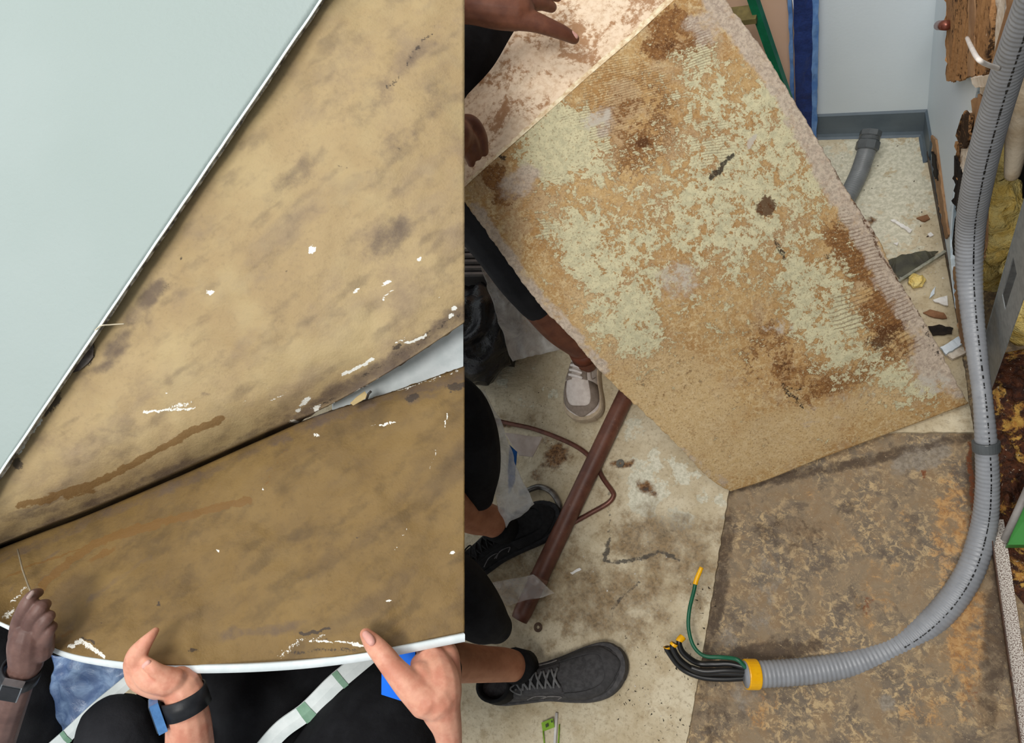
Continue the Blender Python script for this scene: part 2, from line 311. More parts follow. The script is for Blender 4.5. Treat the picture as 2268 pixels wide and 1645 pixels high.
def mouldy():
    s = NT('mouldy_brown_paper'); n1 = s.noise(9, 7, 0.7, vec=s.mapping((1, 1, 0.35))); n2 = s.noise(120, 6, 0.75)
    c = s.mix(s.step(n2, 0.4, 0.65), S(172, 130, 88), S(148, 108, 70))
    c = s.mix(s.step(s.math('ADD', n1, s.math('MULTIPLY', s.math('SUBTRACT', n2, 0.5), 0.55)), 0.5, 0.6), c, S(58, 42, 30))
    return s.fin(c, 0.9, n2, 0.4, 0.002, 0.15)
M_mould = mouldy()
M_black = plain('black_mould_paper', (26, 22, 20), (44, 36, 30), 60, 0.9, 0.5, 0.002)
M_cav = plain('dark_cavity', (26, 20, 16), (42, 32, 24), 20, 0.95, 0.3)
M_steel = plain('galvanised_steel', (146, 150, 150), (128, 132, 132), 80, 0.45, 0.15, 0.0006, 0.5, 0.2)
M_wool = plain('yellow_insulation_wool', (255, 234, 158), (248, 212, 116), 34, 0.95, 1.0, 0.008, 0.1)
def rotten():
    s = NT('rusty_wet_debris'); n1 = s.noise(22, 8, 0.7, 0.5); n2 = s.noise(70, 6, 0.7); n3 = s.noise(160, 4)
    c = s.mix(s.step(n2, 0.4, 0.6), S(52, 26, 16), S(96, 52, 28)); c = s.mix(s.step(n1, 0.52, 0.6), c, s.mix(s.step(n2, 0.4, 0.62), S(214, 170, 84), S(186, 128, 58)))
    c = s.mix(s.step(n3, 0.66, 0.7), c, S(236, 226, 204)); return s.fin(c, 0.35, n2, 0.9, 0.01, 0.5)
M_rot = rotten()
M_door = plain('tan_door_panel', (226, 190, 164), (218, 182, 154), 3, 0.5, 0.05)
M_bluew = plain('dark_blue_film', (44, 66, 128), (36, 54, 108), 40, 0.3, 0.5, 0.003, 0.5)
M_bluel = plain('light_blue_tape', (120, 160, 214), (88, 132, 196), 30, 0.4, 0.3)
# ================================================================ structure: floor
def floor_upper():
    R = [Fl(1470, 1980), Fl(1522, 1640), Fl(1560, 1420), Fl(1585, 1270), Fl(1612, 1100), Fl(1632, 985), Fl(1640, 958), Fl(1900, 957), Fl(2157, 957), Fl(2142, 860), Fl(2118, 700), Fl(2078, 480), Fl(2050, 292)]
    d = [0]
    for a, b in zip(R[:-1], R[1:]): d.append(d[-1]+(b-a).length)
    t = np.array(d)/d[-1]; tt = np.unique(np.r_[np.linspace(0, 1, 330), t]); X = np.interp(tt, t, [p.x for p in R]); Y = np.interp(tt, t, [p.y for p in R])
    LY = np.interp(tt, [0, t[5], t[8], 1], [-0.85, 0.36, 0.55, 1.34]); uu = 1-(1-np.linspace(0, 1, 330))**1.5
    nu, nv = len(uu), len(tt); V, F = grid(nu, nv, lambda a, b: None)
    V = [Vector((-2.5+(X[j]+2.5)*uu[i], LY[j]+(Y[j]-LY[j])*uu[i], 0)) for j in range(nv) for i in range(nu)]
    wob = [(0.0015*fbm(p.x, p.y, 40, 3)) for p in V]
    V = [p+Vector((0.002*fbm(p.x, p.y, 60, 9), 0.002*fbm(p.x, p.y, 60, 5), w)) for p, w in zip(V, wob)]
    o = build('floor', thick((V, F), nu, nv, (0, 0, -0.008)), floor_light(), smooth=False, kind='structure', label='worn pale floor layer with dirt and dark tracks')
    masks(o, 'm1', [
        [(1480, 1210, 150, 90, 20, .8), (1350, 1330, 200, 110, 0, .75), (1560, 1240, 70, 140, 10, .6), (1180, 1290, 160, 120, 0, .7), (1340, 1080, 70, 90, 0, .45), (1130, 930, 90, 40, 0, .4),
         (1430, 1190, 80, 60, 0, .9), (1270, 1420, 130, 60, 0, .5), (1090, 1580, 60, 60, 0, .25), ([(2062, 300), (2090, 480), (2140, 740)], 14, .6), (1950, 560, 60, 30, 0, .25), ([(1560, 1640), (1600, 1300)], 8, .35)],
        [(1230, 1010, 40, 30, -35, .75), (1190, 1040, 40, 18, -40, .7), (1215, 975, 60, 10, 5, .6), (1430, 1075, 30, 18, 20, .75), (1373, 1027, 34, 12, -8, .8), (1105, 935, 40, 10, 5, .6), (1930, 488, 14, 12, 0, .75), (2005, 480, 12, 7, 0, .5)],
        [(1460, 1050, 120, 70, 0, .62), (1420, 1110, 50, 35, 40, .85), (1500, 1150, 60, 50, 0, .6), (1580, 1110, 50, 60, 0, .55), (1390, 960, 60, 60, 0, .5), (1930, 430, 170, 190, 0, .72), (1150, 850, 180, 90, 0, .45)],
        [([(1350, 1200), (1345, 1245), (1420, 1235), (1460, 1215), (1500, 1240)], 6, .75), ([(1352, 1080), (1352, 1200)], 4, .6), ([(1355, 1370), (1370, 1330), (1420, 1290)], 6, .6), (1430, 1078, 14, 8, 20, .7), ([(1230, 1030), (1240, 1045)], 4, .6),
         ([(1820, 350), (1990, 372)], 2, .3), (1480, 1180, 40, 16, -20, .5), (1375, 1040, 10, 5, 0, .5), ([(1240, 830), (1180, 890)], 3, .3)]])
def floor_lower():
    V, F = grid(280, 330, lambda a, b: Vector((-0.62+1.12*a, -0.9+2.3*b, -0.008)))
    V = [p+Vector((0, 0, 0.0012*fbm(p.x, p.y, 30, 1)-0.0012)) for p in V]
    o = build('floor', (V, F), floor_dark(), kind='structure', label='stained brown lower floor layer with glue residue')
    masks(o, 'm1', [
        [(1590, 1330, 22, 280, 8, .7), (1700, 1440, 150, 30, -5, .8), (1760, 1180, 120, 60, 10, .55), (1640, 1140, 60, 60, 0, .45), (2175, 1050, 40, 130, 5, .95), (2205, 1400, 40, 260, 5, .75), ([(1620, 1085), (2150, 965)], 14, .7), (1590, 1600, 40, 90, 10, .6), (1900, 1330, 30, 60, 0, .5), (1700, 1180, 50, 30, 20, .6), (1875, 1130, 30, 20, 0, .6)],  # shade beside the floor lip and above the conduit painted among real stains
        [(2110, 1170, 60, 160, 5, .75), (1960, 1180, 150, 120, 0, .4), (2140, 1400, 70, 160, 0, .8), (1930, 1330, 70, 120, 20, .5), (1690, 1570, 60, 70, 0, .6), (1790, 1100, 60, 50, 0, .35), (1850, 1300, 130, 60, 20, .3), (2080, 1560, 120, 90, 0, .55)],
        [(2040, 1010, 80, 36, -20, .85), (1690, 1310, 60, 160, 10, .5), (1650, 1530, 40, 60, 0, .6), (1970, 1560, 24, 24, 0, .75), (1900, 1050, 80, 30, -25, .45), (1620, 1420, 30, 60, 0, .6), (2100, 1240, 40, 18, 0, .5), (1790, 1500, 90, 50, 0, .3)],
        [([(2150, 980), (2160, 1140), (2140, 1290)], 10, .75), (2120, 1380, 30, 90, 0, .45), (1920, 1340, 14, 40, 10, .6), ([(1890, 1215), (1890, 1330)], 3, .5), ([(1820, 1245), (1920, 1285)], 3, .5), (2050, 1045, 10, 14, 0, .7), (2150, 1520, 40, 80, 0, .5)]])
floor_upper(); floor_lower()
# ================================================================ structure: walls of the alcove
C0 = Fl(2050, 292); B0 = Fl(2250, 1500); RD = (B0-C0).normalized(); RN = Vector((RD.y, -RD.x, 0))
if RN.x > 0: RN = -RN
def Wr(x, y, off=0.0):
    """point on the right wall's plane (off metres towards the room)"""
    r = P(x, y, 1.0)-CAMP; q = C0+RN*off; return CAMP+r*((q-CAMP).dot(RN)/r.dot(RN))
def Wb(x, y, off=0.0):
    r = P(x, y, 1.0)-CAMP; return CAMP+r*((C0.y-off)/r.y)
Xc = C0.x
build('wall_back', box((Xc-0.125, C0.y+0.03, 1.2), (0.128, 0, 0), (0, 0.03, 0), (0, 0, 1.2)), M_wall, smooth=False, kind='structure', label='pale blue grey painted alcove wall above grey rubber base')
# base moulding: cove profile swept along the wall
def cove(a, b, nrm, h):
    prof = [(0.016, 0), (0.010, 0.003), (0.006, 0.010), (0.005, 0.03), (0.005, h-0.004), (0.0, h)]; a, b = Vector(a), Vector(b)
    V = [q+nrm*d+Vector((0, 0, z)) for q in (a, b) for d, z in prof]+[a, b]; n = len(prof)
    F = [(i, i+1, n+i+1, n+i) for i in range(n-1)]+[tuple(range(n))+(2*n,), tuple(range(2*n-1, n-1, -1))+(2*n+1,)]
    return V, F
build('baseboard_back', cove((Xc-0.24, C0.y, 0), (Xc, C0.y, 0), Vector((0, -1, 0)), 0.077), M_base, smooth=False, kind='structure')
build('baseboard_right', cove(C0, C0+RD*0.09, RN, 0.077), M_base, smooth=False, kind='structure')
# right wall: intact painted plate with torn edge
ol = [(2050, 292), (2069, -60), (2230, -60), (2190, 30), (2185, 120), (2170, 178), (2155, 205), (2150, 260), (2124, 330), (2116, 400), (2105, 470), (2108, 560), (2112, 640), (2122, 700), (2102, 600), (2080, 480)]
pts = [Wr(x, y) for x, y in ol]; k = jag(pts[2:14], 0.004, 0.012, 3, closed=False)
build('wall_right', slab(pts[:2]+k+pts[13:], -RN*0.014), M_wall, smooth=False, kind='structure', label='pale painted wallboard torn open beside the grey conduit')
wall_right = bpy.data.objects['wall_right']
def torn(name, px, off, th, mat, parent, seed, amp=0.004, step=0.008):
    return build(name, slab(jag([Wr(x, y, off) for x, y in px], amp, step, seed), -RN*th), mat, parent, smooth=False)
# dark back of the opened wall
build('wall_cavity', slab([Wr(x, y, -0.115) for x, y in [(2050, 292), (2300, 1900)]]+[Wr(2300, 1900, -0.115)+Vector((0.25, -0.9, 2.4)), Wr(2050, 292, -0.115)+Vector((0, 0, 2.4))], -RN*0.06), M_cav, smooth=False, kind='structure', label='dark back of the opened wall cavity')
build('wall_corner', slab([C0-RN*0.115, C0-RN*0.115-RD*0.14, C0-RN*0.115-RD*0.14+Vector((0, 0, 2.4)), C0-RN*0.115+Vector((0, 0, 2.4))], -RN*0.06), M_wall, smooth=False, kind='structure', label='end of the wall behind the alcove corner')
torn('torn_paper', [(2092, -40), (2200, -40), (2196, 60), (2186, 165), (2150, 170), (2128, 176), (2100, 180), (2094, 168), (2098, 140), (2093, 100)], 0.016, 0.004, M_mould, wall_right, 1, 0.0025)
torn('torn_paper', [(2145, -30), (2160, -30), (2156, 168), (2142, 168)], 0.0175, 0.002, M_kraft, wall_right, 11, 0.001)
torn('gypsum_core', [(2200, -40), (2232, -40), (2226, 90), (2205, 140), (2186, 160)], 0.012, 0.014, M_gyp, wall_right, 2)
torn('torn_paper', [(2230, -40), (2262, -40), (2250, 60), (2228, 120), (2206, 168), (2204, 140), (2224, 80)], 0.018, 0.003, M_kraft, wall_right, 3, 0.005)
torn('gypsum_core', [(2150, 172), (2206, 165), (2200, 190), (2158, 192), (2152, 182)], 0.02, 0.012, M_gyp, wall_right, 4, 0.0015)
torn('gypsum_core', [(2172, 190), (2200, 190), (2182, 260), (2166, 300), (2160, 330), (2170, 240)], 0.006, 0.014, M_gyp, wall_right, 5)
torn('torn_paper', [(2152, 220), (2176, 212), (2172, 300), (2158, 400), (2140, 470), (2146, 340)], 0.014, 0.003, M_kraft, wall_right, 6)
torn('torn_paper', [(2138, 244), (2152, 262), (2150, 300), (2136, 330), (2120, 312), (2126, 276)], 0.018, 0.003, M_mould, wall_right, 7)
torn('gypsum_core', [(2136, 248), (2150, 256), (2148, 330), (2142, 380), (2128, 372), (2138, 310)], 0.012, 0.01, M_gyp, wall_right, 8)
torn('torn_paper', [(2116, 312), (2136, 322), (2146, 380), (2130, 420), (2118, 380)], 0.008, 0.004, M_mould, wall_right, 9)
torn('torn_paper', [(2114, 345), (2134, 395), (2138, 470), (2126, 490), (2112, 450)], 0.012, 0.004, M_black, wall_right, 10)
torn('torn_paper', [(2118, 480), (2136, 470), (2134, 590), (2120, 592), (2110, 560)], 0.012, 0.004, M_black, wall_right, 12)
torn('torn_paper', [(2162, 380), (2182, 470), (2176, 560), (2166, 600), (2164, 480)], -0.03, 0.004, M_kraft, wall_right, 13)
torn('torn_paper', [(2062, 300), (2072, 310), (2086, 420), (2100, 520), (2094, 530), (2076, 440), (2066, 360)], 0.004, 0.004, M_kraft, wall_right, 14, 0.0015)
torn('torn_paper', [(2062, 335), (2070, 345), (2076, 400), (2068, 390)], 0.007, 0.003, M_black, wall_right, 15, 0.0015)
torn('torn_paper', [(2112, 590), (2130, 592), (2136, 700), (2150, 790), (2128, 760), (2116, 690)], 0.006, 0.004, M_kraft, wall_right, 16, 0.002)
# floor track of the wall
tr = empty('bottom_track', Fl(2100, 560), 'grey steel bottom track along the torn wall base', 'metal track')
a, b = Fl(2066, 345), Fl(2146, 765)
build('web', bar(a+Vector((0, 0, .004)), b+Vector((0, 0, .004)), 0.012, 0.0015, RN), M_steel, tr, smooth=False)
build('flange', bar(a+RN*0.012+Vector((0, 0, .012)), b+RN*0.012+Vector((0, 0, .012)), 0.009, 0.001, (0, 0, 1)), plain('rusty_flange', (92, 80, 68), (60, 50, 42), 60, 0.6), tr, smooth=False)
# yellow wool
def lump(name, px, off, rad, mat, seed, parent=None, amp=0.6, n=26, **k):
    pts = [Wr(x, y, off) for x, y in px]; q = spline([tuple(p) for p in pts], 8); m = len(q); rr = [rad*(0.55+0.5*math.sin(math.pi*(i+0.6)/(m+0.4))) for i in range(m)]
    V, F = tube([Vector(p) for p in q], rr, n); c = np.mean(q, axis=0)
    V2 = [v+Vector((mn.noise(v*38+Vector((seed, 0, 0))), mn.noise(v*38+Vector((0, seed, 5))), mn.noise(v*38+Vector((3, 0, seed)))))*rad*amp for v in V]
    return build(name, (V2, F), mat, parent, **k)
lump('insulation_batt', [(2226, 330), (2215, 400), (2212, 480), (2206, 560), (2194, 640), (2190, 700)], -0.075, 0.032, M_wool, 1, label='yellow wool insulation hanging behind the grey conduit', cat='insulation')
lump('insulation_batt', [(2252, 560), (2262, 630), (2262, 690), (2250, 740)], -0.085, 0.03, M_wool, 2, label='yellow wool insulation showing through the square hole in the steel stud', cat='insulation')
# wrapped cream pipe
pp = [Wr(2320, 40, -0.04), Wr(2284, 180, -0.04), Wr(2258, 290, -0.04), Wr(2242, 385, -0.04)]
wp = build('wrapped_pipe', limb([(p, r) for p, r in zip(pp, (0.022, 0.020, 0.017, 0.011))], 8, 18), plain('cream_pipe_wrap', (232, 216, 190), (206, 184, 152), 22, 0.8, 0.5, 0.003), label='cream wrapped pipe end beside the conduit at the right edge', cat='pipe')
# steel stud: C channel with a square service hole
st = empty('metal_stud', Wr(2195, 790, -0.03), 'grey galvanised steel wall stud with a square hole', 'stud')
U = Vector((0, 0, 1)); s0 = Wr(2173, 776, -0.03)
def sq(u, z): return s0+RD*u+U*z
def uz(x, y): q = Wr(x, y, -0.03)-s0; return q.dot(RD), q.z
w_ = uz(2221, 788)[0]; hu0, hz0 = uz(2219, 652); hu1, hz1 = uz(2252, 606); hu1 = min(hu1, w_*0.9)
for nm, u0, u1, z0, z1 in (('web', 0.0, hu0, 0, 0.75), ('web', hu1, w_, 0, 0.75), ('web', hu0, hu1, 0, hz0), ('web', hu0, hu1, hz1, 0.75)):
    build(nm, slab([sq(u0, z0), sq(u1, z0), sq(u1, z1), sq(u0, z1)], -RN*0.0015), M_steel, st, smooth=False)
build('flange', bar(sq(0, 0)-RN*0.015, sq(0, 0.75)-RN*0.015, 0.016, 0.001, RN), M_steel, st, smooth=False)
# rotten sill
def heap(name, px, h, mat, seed, **k):
    def fn(a, b):
        e0 = [np.array(px[0]), np.array(px[1])]; e1 = [np.array(px[3]), np.array(px[2])]
        q = (e0[0]*(1-a)+e0[1]*a)*(1-b)+(e1[0]*(1-a)+e1[1]*a)*b; g = Fl(*q, -0.006); e = min(a, 1-a, b, 1-b)*6; e = min(1, e)
        return g+Vector((0, 0, 1))*e*h*(0.7+0.8*fbm(g.x, g.y, 26, seed))
    return build(name, thick(grid(50, 90, fn), 50, 90, (0, 0, -0.004)), mat, **k)
heap('rotten_sill', [(2182, 790), (2330, 760), (2400, 1500), (2205, 1260)], 0.03, M_rot, 4, label='rust-stained rotten wall sill with foam crumbs at the right edge', cat='debris', kind='stuff')
# perforated trim lying along the wall
tm = empty('corner_bead', Fl(2240, 1400), 'white speckled metal corner trim lying along the right edge', 'trim')
def spk():
    s = NT('speckled_white_trim'); n = s.noise(520, 5, 0.7); return s.fin(s.mix(s.step(n, 0.48, 0.56), S(222, 214, 204), S(92, 62, 44)), 0.5, n, 0.4, 0.002, 0.5)
a, b = Fl(2205, 1150, 0.012), Fl(2285, 1700, 0.012); M_spk = spk()
build('leaf', bar(a, b, 0.012, 0.0015, (1, 0, 0)), M_spk, tm, smooth=False)
build('leaf', bar(a+Vector((-.012, 0, .008)), b+Vector((-.012, 0, .008)), 0.008, 0.001, (0, 0, 1)), plain('dark_trim_leaf', (92, 66, 50), (58, 38, 30), 60, 0.5), tm, smooth=False)
# green box corner at the right edge
gb = empty('green_box', Fl(2262, 1170), 'green box with a grey rim at the right edge', 'box')
g0 = Fl(2232, 1205, 0.03)
build('panel', slab([P(2232, 1206, 1.19), P(2300, 1206, 1.16), P(2330, 1060, 1.14), P(2274, 1082, 1.16)], Vector((0, 0, -0.03))), plain('green_paint', (62, 136, 60), (52, 120, 52), 20, 0.5), gb, smooth=False)
build('rim', tube([P(2224, 1196, 1.19), P(2250, 1140, 1.175), P(2285, 1062, 1.15)], 0.006, 10), plain('grey_rim', (150, 146, 142), (130, 126, 122), 30, 0.5), gb)
# tan door, blue film post, ladder at the back
build('door_1', box((Xc-0.72, C0.y+0.045, 1.05), (0.44, 0, 0), (0, 0.02, 0), (0, 0, 1.05)), M_door, smooth=False, kind='structure', label='tan door panel behind the green ladder')
build('wall_back', box((Xc-2.0, C0.y+0.07, 1.2), (0.84, 0, 0), (0, 0.03, 0), (0, 0, 1.2)), M_wall, smooth=False, kind='structure', label='pale wall left of the tan door')
build('wall_back', box((Xc-0.72, C0.y+0.07, 2.26), (0.44, 0, 0), (0, 0.03, 0), (0, 0, 0.14)), M_wall, smooth=False, kind='structure', label='pale wall above the tan door')
bp = empty('wrapped_post', (Xc-0.265, C0.y, 0), 'dark blue film-wrapped post between tan door and pale wall', 'post')
_a, _b = Wb(1790, 10), Wb(1790, 298); PL = (_a.x-_b.x)/(_a.z-_b.z)*1.2
Vp, Fp = grid(8, 60, lambda a, b: Vector((Xc-0.290+PL*b+0.040*a+0.002*fbm(a*3, b*40, 1, 2), C0.y-0.012+0.003*fbm(a*2, b*30, 1, 8), 1.2*b)))
build('film', thick((Vp, Fp), 8, 60, (0, 0.03, 0)), M_bluew, bp, smooth=False)
for x, w, sd in ((Xc-0.246, 0.006, 1), (Xc-0.296, 0.004, 5)):
    Vp, Fp = grid(4, 70, lambda a, b: Vector((x+PL*b-w+2*w*a+0.0025*fbm(a, b*26, 1, sd), C0.y-0.016+0.003*fbm(a, b*22, 1, sd+4), 1.2*b)))
    build('tape_edge', thick((Vp, Fp), 4, 70, (0, 0.003, 0)), M_bluel, bp, smooth=False)
ld = empty('step_ladder', Wb(1790, 300, 0.06), 'green step ladder standing behind the stained board', 'ladder')
M_green = plain('green_fibreglass', (18, 118, 82), (12, 98, 68), 30, 0.4, 0.1); M_ol = plain('olive_rung', (122, 112, 70), (100, 92, 58), 40, 0.5)
ra, rb = Wb(1645, -70, 0.10), Wb(1772, 300, 0.10); rd = (rb-ra)
rb = ra+rd*((0.0-ra.z)/rd.z)
off2 = Vector((-0.30, 0.0, 0.0))
build('rail', bar(ra, rb, 0.008, 0.009, (1, 0, 0)), M_green, ld, smooth=False); build('rail', bar(ra+off2, rb+off2*1.2, 0.008, 0.009, (1, 0, 0)), M_green, ld, smooth=False)
for t in (0.18, 0.46, 0.74):
    q = ra.lerp(rb, t); build('rung', bar(q, q+off2*(1+0.2*t), 0.02, 0.006, (0, 1, 0)), M_ol, ld, smooth=False)
for k_ in range(2):
    q = rb+(off2*1.2 if k_ else Vector()); build('foot', box(q+Vector((0, 0, .008)), (0.018, 0, 0), (0, 0.026, 0), (0, 0, 0.008)), plain('black_rubber', (34, 34, 36)), ld, smooth=False)
# ================================================================ big peeled board
TL, TR, K1, K2 = (1014, 428, 1.22), (1566, -62, 1.20), (1618, 1088, 1.475), (2146, 893, 1.335)
ctop = curve_px([TL, (1075, 372, 1.22), (1180, 280, 1.225), (1300, 172, 1.22), (1400, 86, 1.215), (1480, 12, 1.21), TR])
cbot = curve_px([K1, (1700, 1062, 1.455), (1800, 1022, 1.43), (1900, 985, 1.405), (2000, 948, 1.38), (2080, 918, 1.355), K2])
clef = curve_px([TL, (1040, 462, 1.225), (1110, 560, 1.24), (1190, 668, 1.26), (1270, 752, 1.28), (1330, 822, 1.31), (1420, 908, 1.36), (1500, 985, 1.40), (1570, 1058, 1.45), K1])
crig = curve_px([TR, (1622, 20, 1.2), (1690, 110, 1.2), (1745, 200, 1.205), (1815, 318, 1.22), (1875, 420, 1.235), (1940, 520, 1.25), (1985, 612, 1.265), (2040, 700, 1.28), (2085, 780, 1.30), (2120, 850, 1.32), K2])
def board_pt(a, b):
    t, bo, l, r = ctop(a), cbot(a), clef(b), crig(b)
    c = (np.array(TL)*(1-a)+np.array(TR)*a)*(1-b)+(np.array(K1)*(1-a)+np.array(K2)*a)*b
    q = t*(1-b)+bo*b+l*(1-a)+r*a-c; q[2] += -0.02*math.sin(math.pi*a)*math.sin(math.pi*b)+0.004*fbm(a, b, 3, 2); return q
NU, NV = 260, 330
nrm_b = (P(1500, 300, 1.3)-CAMP).normalized()
Vb, Fb = grid(NU, NV, lambda a, b: P(*board_pt(a, b)))
e = 0.0022
for j in range(NV):
    for i in list(range(0, 3))+list(range(NU-3, NU)):
        v = Vb[j*NU+i]; Vb[j*NU+i] = v+Vector((fbm(v.x, v.z, 90, 1), fbm(v.y, v.z, 90, 4), fbm(v.x, v.y, 90, 7)))*e
bd = empty('peeled_board', Fl(1640, 1080), 'large bent board showing blotchy cream and rust glue residue, held over the floor', 'board')
mb = board_back()
bo = build('backing', thick((Vb, Fb), NU, NV, nrm_b*0.009), mb, bd)
masks(bo, 'm1', [
    [(1650, 420, 230, 260, 40, .62), (1250, 320, 110, 90, 30, 1.0), (1420, 560, 170, 190, 45, .52), (1300, 560, 70, 150, -35, .75), (1390, 700, 90, 110, -40, .75), (1820, 680, 90, 200, -30, .7), (1560, 180, 120, 80, 40, .55), (1760, 250, 70, 90, 30, .62), (1620, 350, 40, 30, 0, .85), (1690, 230, 50, 40, 0, .8), (2000, 840, 110, 50, 20, .6), (1840, 380, 50, 70, 0, .6), (1630, 700, 90, 110, 0, .25)],
    [(1420, 300, 130, 150, 40, .55), (1560, 330, 80, 140, 30, .5), (1500, 80, 90, 60, 30, .75), (1460, 110, 50, 30, 0, .85), (1420, 320, 40, 30, 0, .8), (1650, 500, 100, 120, 0, .55), (1880, 560, 50, 120, -40, .75), (1960, 690, 70, 60, -30, .85), (1750, 780, 160, 120, 20, .5), (1900, 820, 190, 40, -25, .65), (1370, 640, 60, 60, 0, .4), (1090, 390, 40, 30, -40, .85), (1130, 420, 50, 30, -40, .7), (1690, 460, 26, 26, 0, .8), (1850, 480, 60, 60, 0, .4)],
    [([(1580, 0), (1690, 130), (1760, 240), (1850, 410), (1960, 600), (2040, 730), (2120, 860)], 34, .78), ([(1050, 460), (1190, 660), (1330, 815)], 22, .7), (1150, 400, 60, 40, -40, .8), (1340, 270, 50, 40, 60, .6), (1560, 60, 60, 50, 0, .65), (2070, 800, 70, 70, 0, .8), (1500, 620, 60, 70, 30, .6), ([(1500, 985), (1618, 1085)], 12, .5), (1850, 900, 180, 40, -20, .45)],
    [(1692, 460, 24, 26, 0, 1.0), (1420, 322, 26, 16, 0, .75), (1470, 96, 40, 20, 0, .55), (1740, 820, 40, 30, 30, .5), (1960, 740, 60, 22, -30, .75), ([(1750, 200), (1880, 425), (2050, 720)], 5, .6)]])
masks(bo, 'm2', [
    [(1400, 230, 140, 160, 0, .75), (1200, 460, 70, 80, 0, .5), (1580, 330, 60, 80, 0, .6), (1900, 560, 50, 110, -40, .9), (1950, 680, 80, 60, 0, 1.0), (1990, 760, 50, 40, 0, .9), (1880, 690, 60, 60, 0, .8), (1530, 110, 60, 60, 0, .8), (1470, 830, 120, 60, 0, .35)],
    [([(1578, 395), (1600, 365), (1628, 340)], 6, .95), ([(1715, 535), (1740, 572)], 5, .75), ([(1735, 850), (1780, 905)], 6, .7), ([(1740, 855), (1775, 860)], 4, .6), ([(1760, 595), (1768, 640)], 2, .6), (1110, 345, 10, 6, 0, .9), ([(2040, 720), (2080, 790)], 6, .5), (1830, 570, 8, 16, 0, .5)],
    [(1325, 260, 30, 46, 70, .7), (1510, 620, 50, 50, 0, .55), (1730, 720, 60, 30, 0, .5), (1700, 690, 26, 26, 0, .4), (1665, 312, 8, 22, 25, .8), (2060, 850, 60, 40, 0, .6), (1480, 650, 40, 40, 0, .5)],
    [(1500, 900, 120, 170, -40, .9), (1700, 980, 220, 60, -20, .9), (1330, 720, 60, 160, -35, .7), (1240, 500, 50, 120, -35, .6), (1950, 880, 120, 40, -20, .7)]])
# broken cream edge along the top
ed = [ctop(t) for t in np.linspace(0.04, 1, 120)]
Ve, Fe = [], []
for i, q in enumerate(ed):
    p = P(*q); d = P(q[0]-8, q[1]-9, q[2]+0.006)-p; w = 0.55+0.55*i/120+0.35*fbm(i, 0, 0.3, 2)
    for m_ in (Vector(), d*w, d*w+nrm_b*0.008, nrm_b*0.008): Ve.append(p-nrm_b*0.0015+m_)
for i in range(len(ed)-1):
    for m_ in range(4): Fe.append((i*4+m_, i*4+(m_+1) % 4, i*4+4+(m_+1) % 4, i*4+4+m_))
build('broken_edge', (Ve, Fe), plain('cream_core_edge', (250, 238, 206), (214, 186, 146), 90, 0.85, 0.5, 0.002), bd, smooth=False)
# second, wavy cream sheet behind it
def cream():
    s = NT('mottled_cream_sheet'); n1 = s.noise(16, 8, 0.68, 0.5); n2 = s.noise(90, 7, 0.7)
    c = s.mix(s.step(n2, 0.4, 0.65), S(242, 222, 196), S(222, 196, 166)); c = s.mix(s.math('MULTIPLY', s.step(s.math('ADD', n1, s.math('MULTIPLY', s.math('SUBTRACT', n2, 0.5), 0.5)), 0.5, 0.62), 0.8), c, S(160, 112, 68))
    return s.fin(c, 0.7, n2, 0.3, 0.003, 0.3)
c1 = curve_px([(980, 270, 1.30), (1030, 215, 1.30), (1090, 150, 1.30), (1135, 75, 1.30), (1190, -10, 1.29), (1230, -70, 1.28)])
c2 = curve_px([(1000, 450, 1.26), (1090, 370, 1.25), (1190, 285, 1.25), (1310, 175, 1.25), (1490, 15, 1.24), (1590, -80, 1.24)])
def cr(a, b):
    q = c1(a)*(1-b)+c2(a)*b; q[2] += 0.025*math.sin(a*9+b*2)*(1-b)+0.004*fbm(a, b, 5); return P(*q)
V, F = grid(90, 60, cr); build('cream_sheet', thick((V, F), 90, 60, nrm_b*0.004), cream(), label='wavy cream sheet with brown mottling held behind the large board', cat='sheet')
# ================================================================ conduit
def plastic(name, c1, c2, rough=0.38):
    s = NT(name); n = s.noise(30, 6, 0.7); d = s.noise(120, 5, 0.7); c = s.mix(s.step(n, 0.3, 0.7), S(*c1), S(*c2)); c = s.mix(s.math('MULTIPLY', s.step(d, 0.62, 0.74), 0.4), c, S(*[q*0.7 for q in c2]))
    return s.fin(c, rough, d, 0.08, 0.001, 0.45)
M_grey = plastic('grey_conduit_plastic', (150, 153, 158), (138, 141, 146)); M_yel = plastic('yellow_plastic', (250, 190, 20), (240, 172, 8), 0.35)
M_dgrey = plastic('dark_grey_fitting', (92, 96, 98), (80, 84, 86)); M_blk = plastic('black_wire_sheath', (20, 20, 21), (30, 30, 30), 0.35); M_grn = plastic('green_wire_sheath', (24, 98, 68), (18, 84, 58), 0.4)
cp = [(1650, 1493, 1.30, 28.5), (1700, 1492, 1.30, 28.5), (1800, 1484, 1.295, 28.5), (1900, 1465, 1.285, 28.5), (2000, 1424, 1.27, 29), (2085, 1357, 1.25, 29), (2146, 1270, 1.24, 28), (2178, 1170, 1.245, 26), (2187, 1080, 1.26, 23.5), (2184, 985, 1.27, 22), (2177, 890, 1.28, 19.5), (2166, 800, 1.28, 20), (2154, 700, 1.27, 22.5), (2147, 600, 1.25, 26), (2150, 500, 1.22, 29), (2166, 400, 1.18, 31), (2190, 300, 1.14, 32), (2222, 190, 1.10, 33), (2258, 80, 1.06, 34), (2300, -40, 1.02, 35)]
def wallZ(x, y): return (Wr(x, y)-CAMP).dot(P(CX, CY, 1.0)-CAMP)
cp = [(x, y, min(Z, wallZ(x, y)-(0.05 if y < 500 else 0.035)) if y < 1100 else Z, r) for x, y, Z, r in cp]
cs = spline([tuple(P(x, y, Z))+(r*Z/FOC,) for x, y, Z, r in cp], 60)
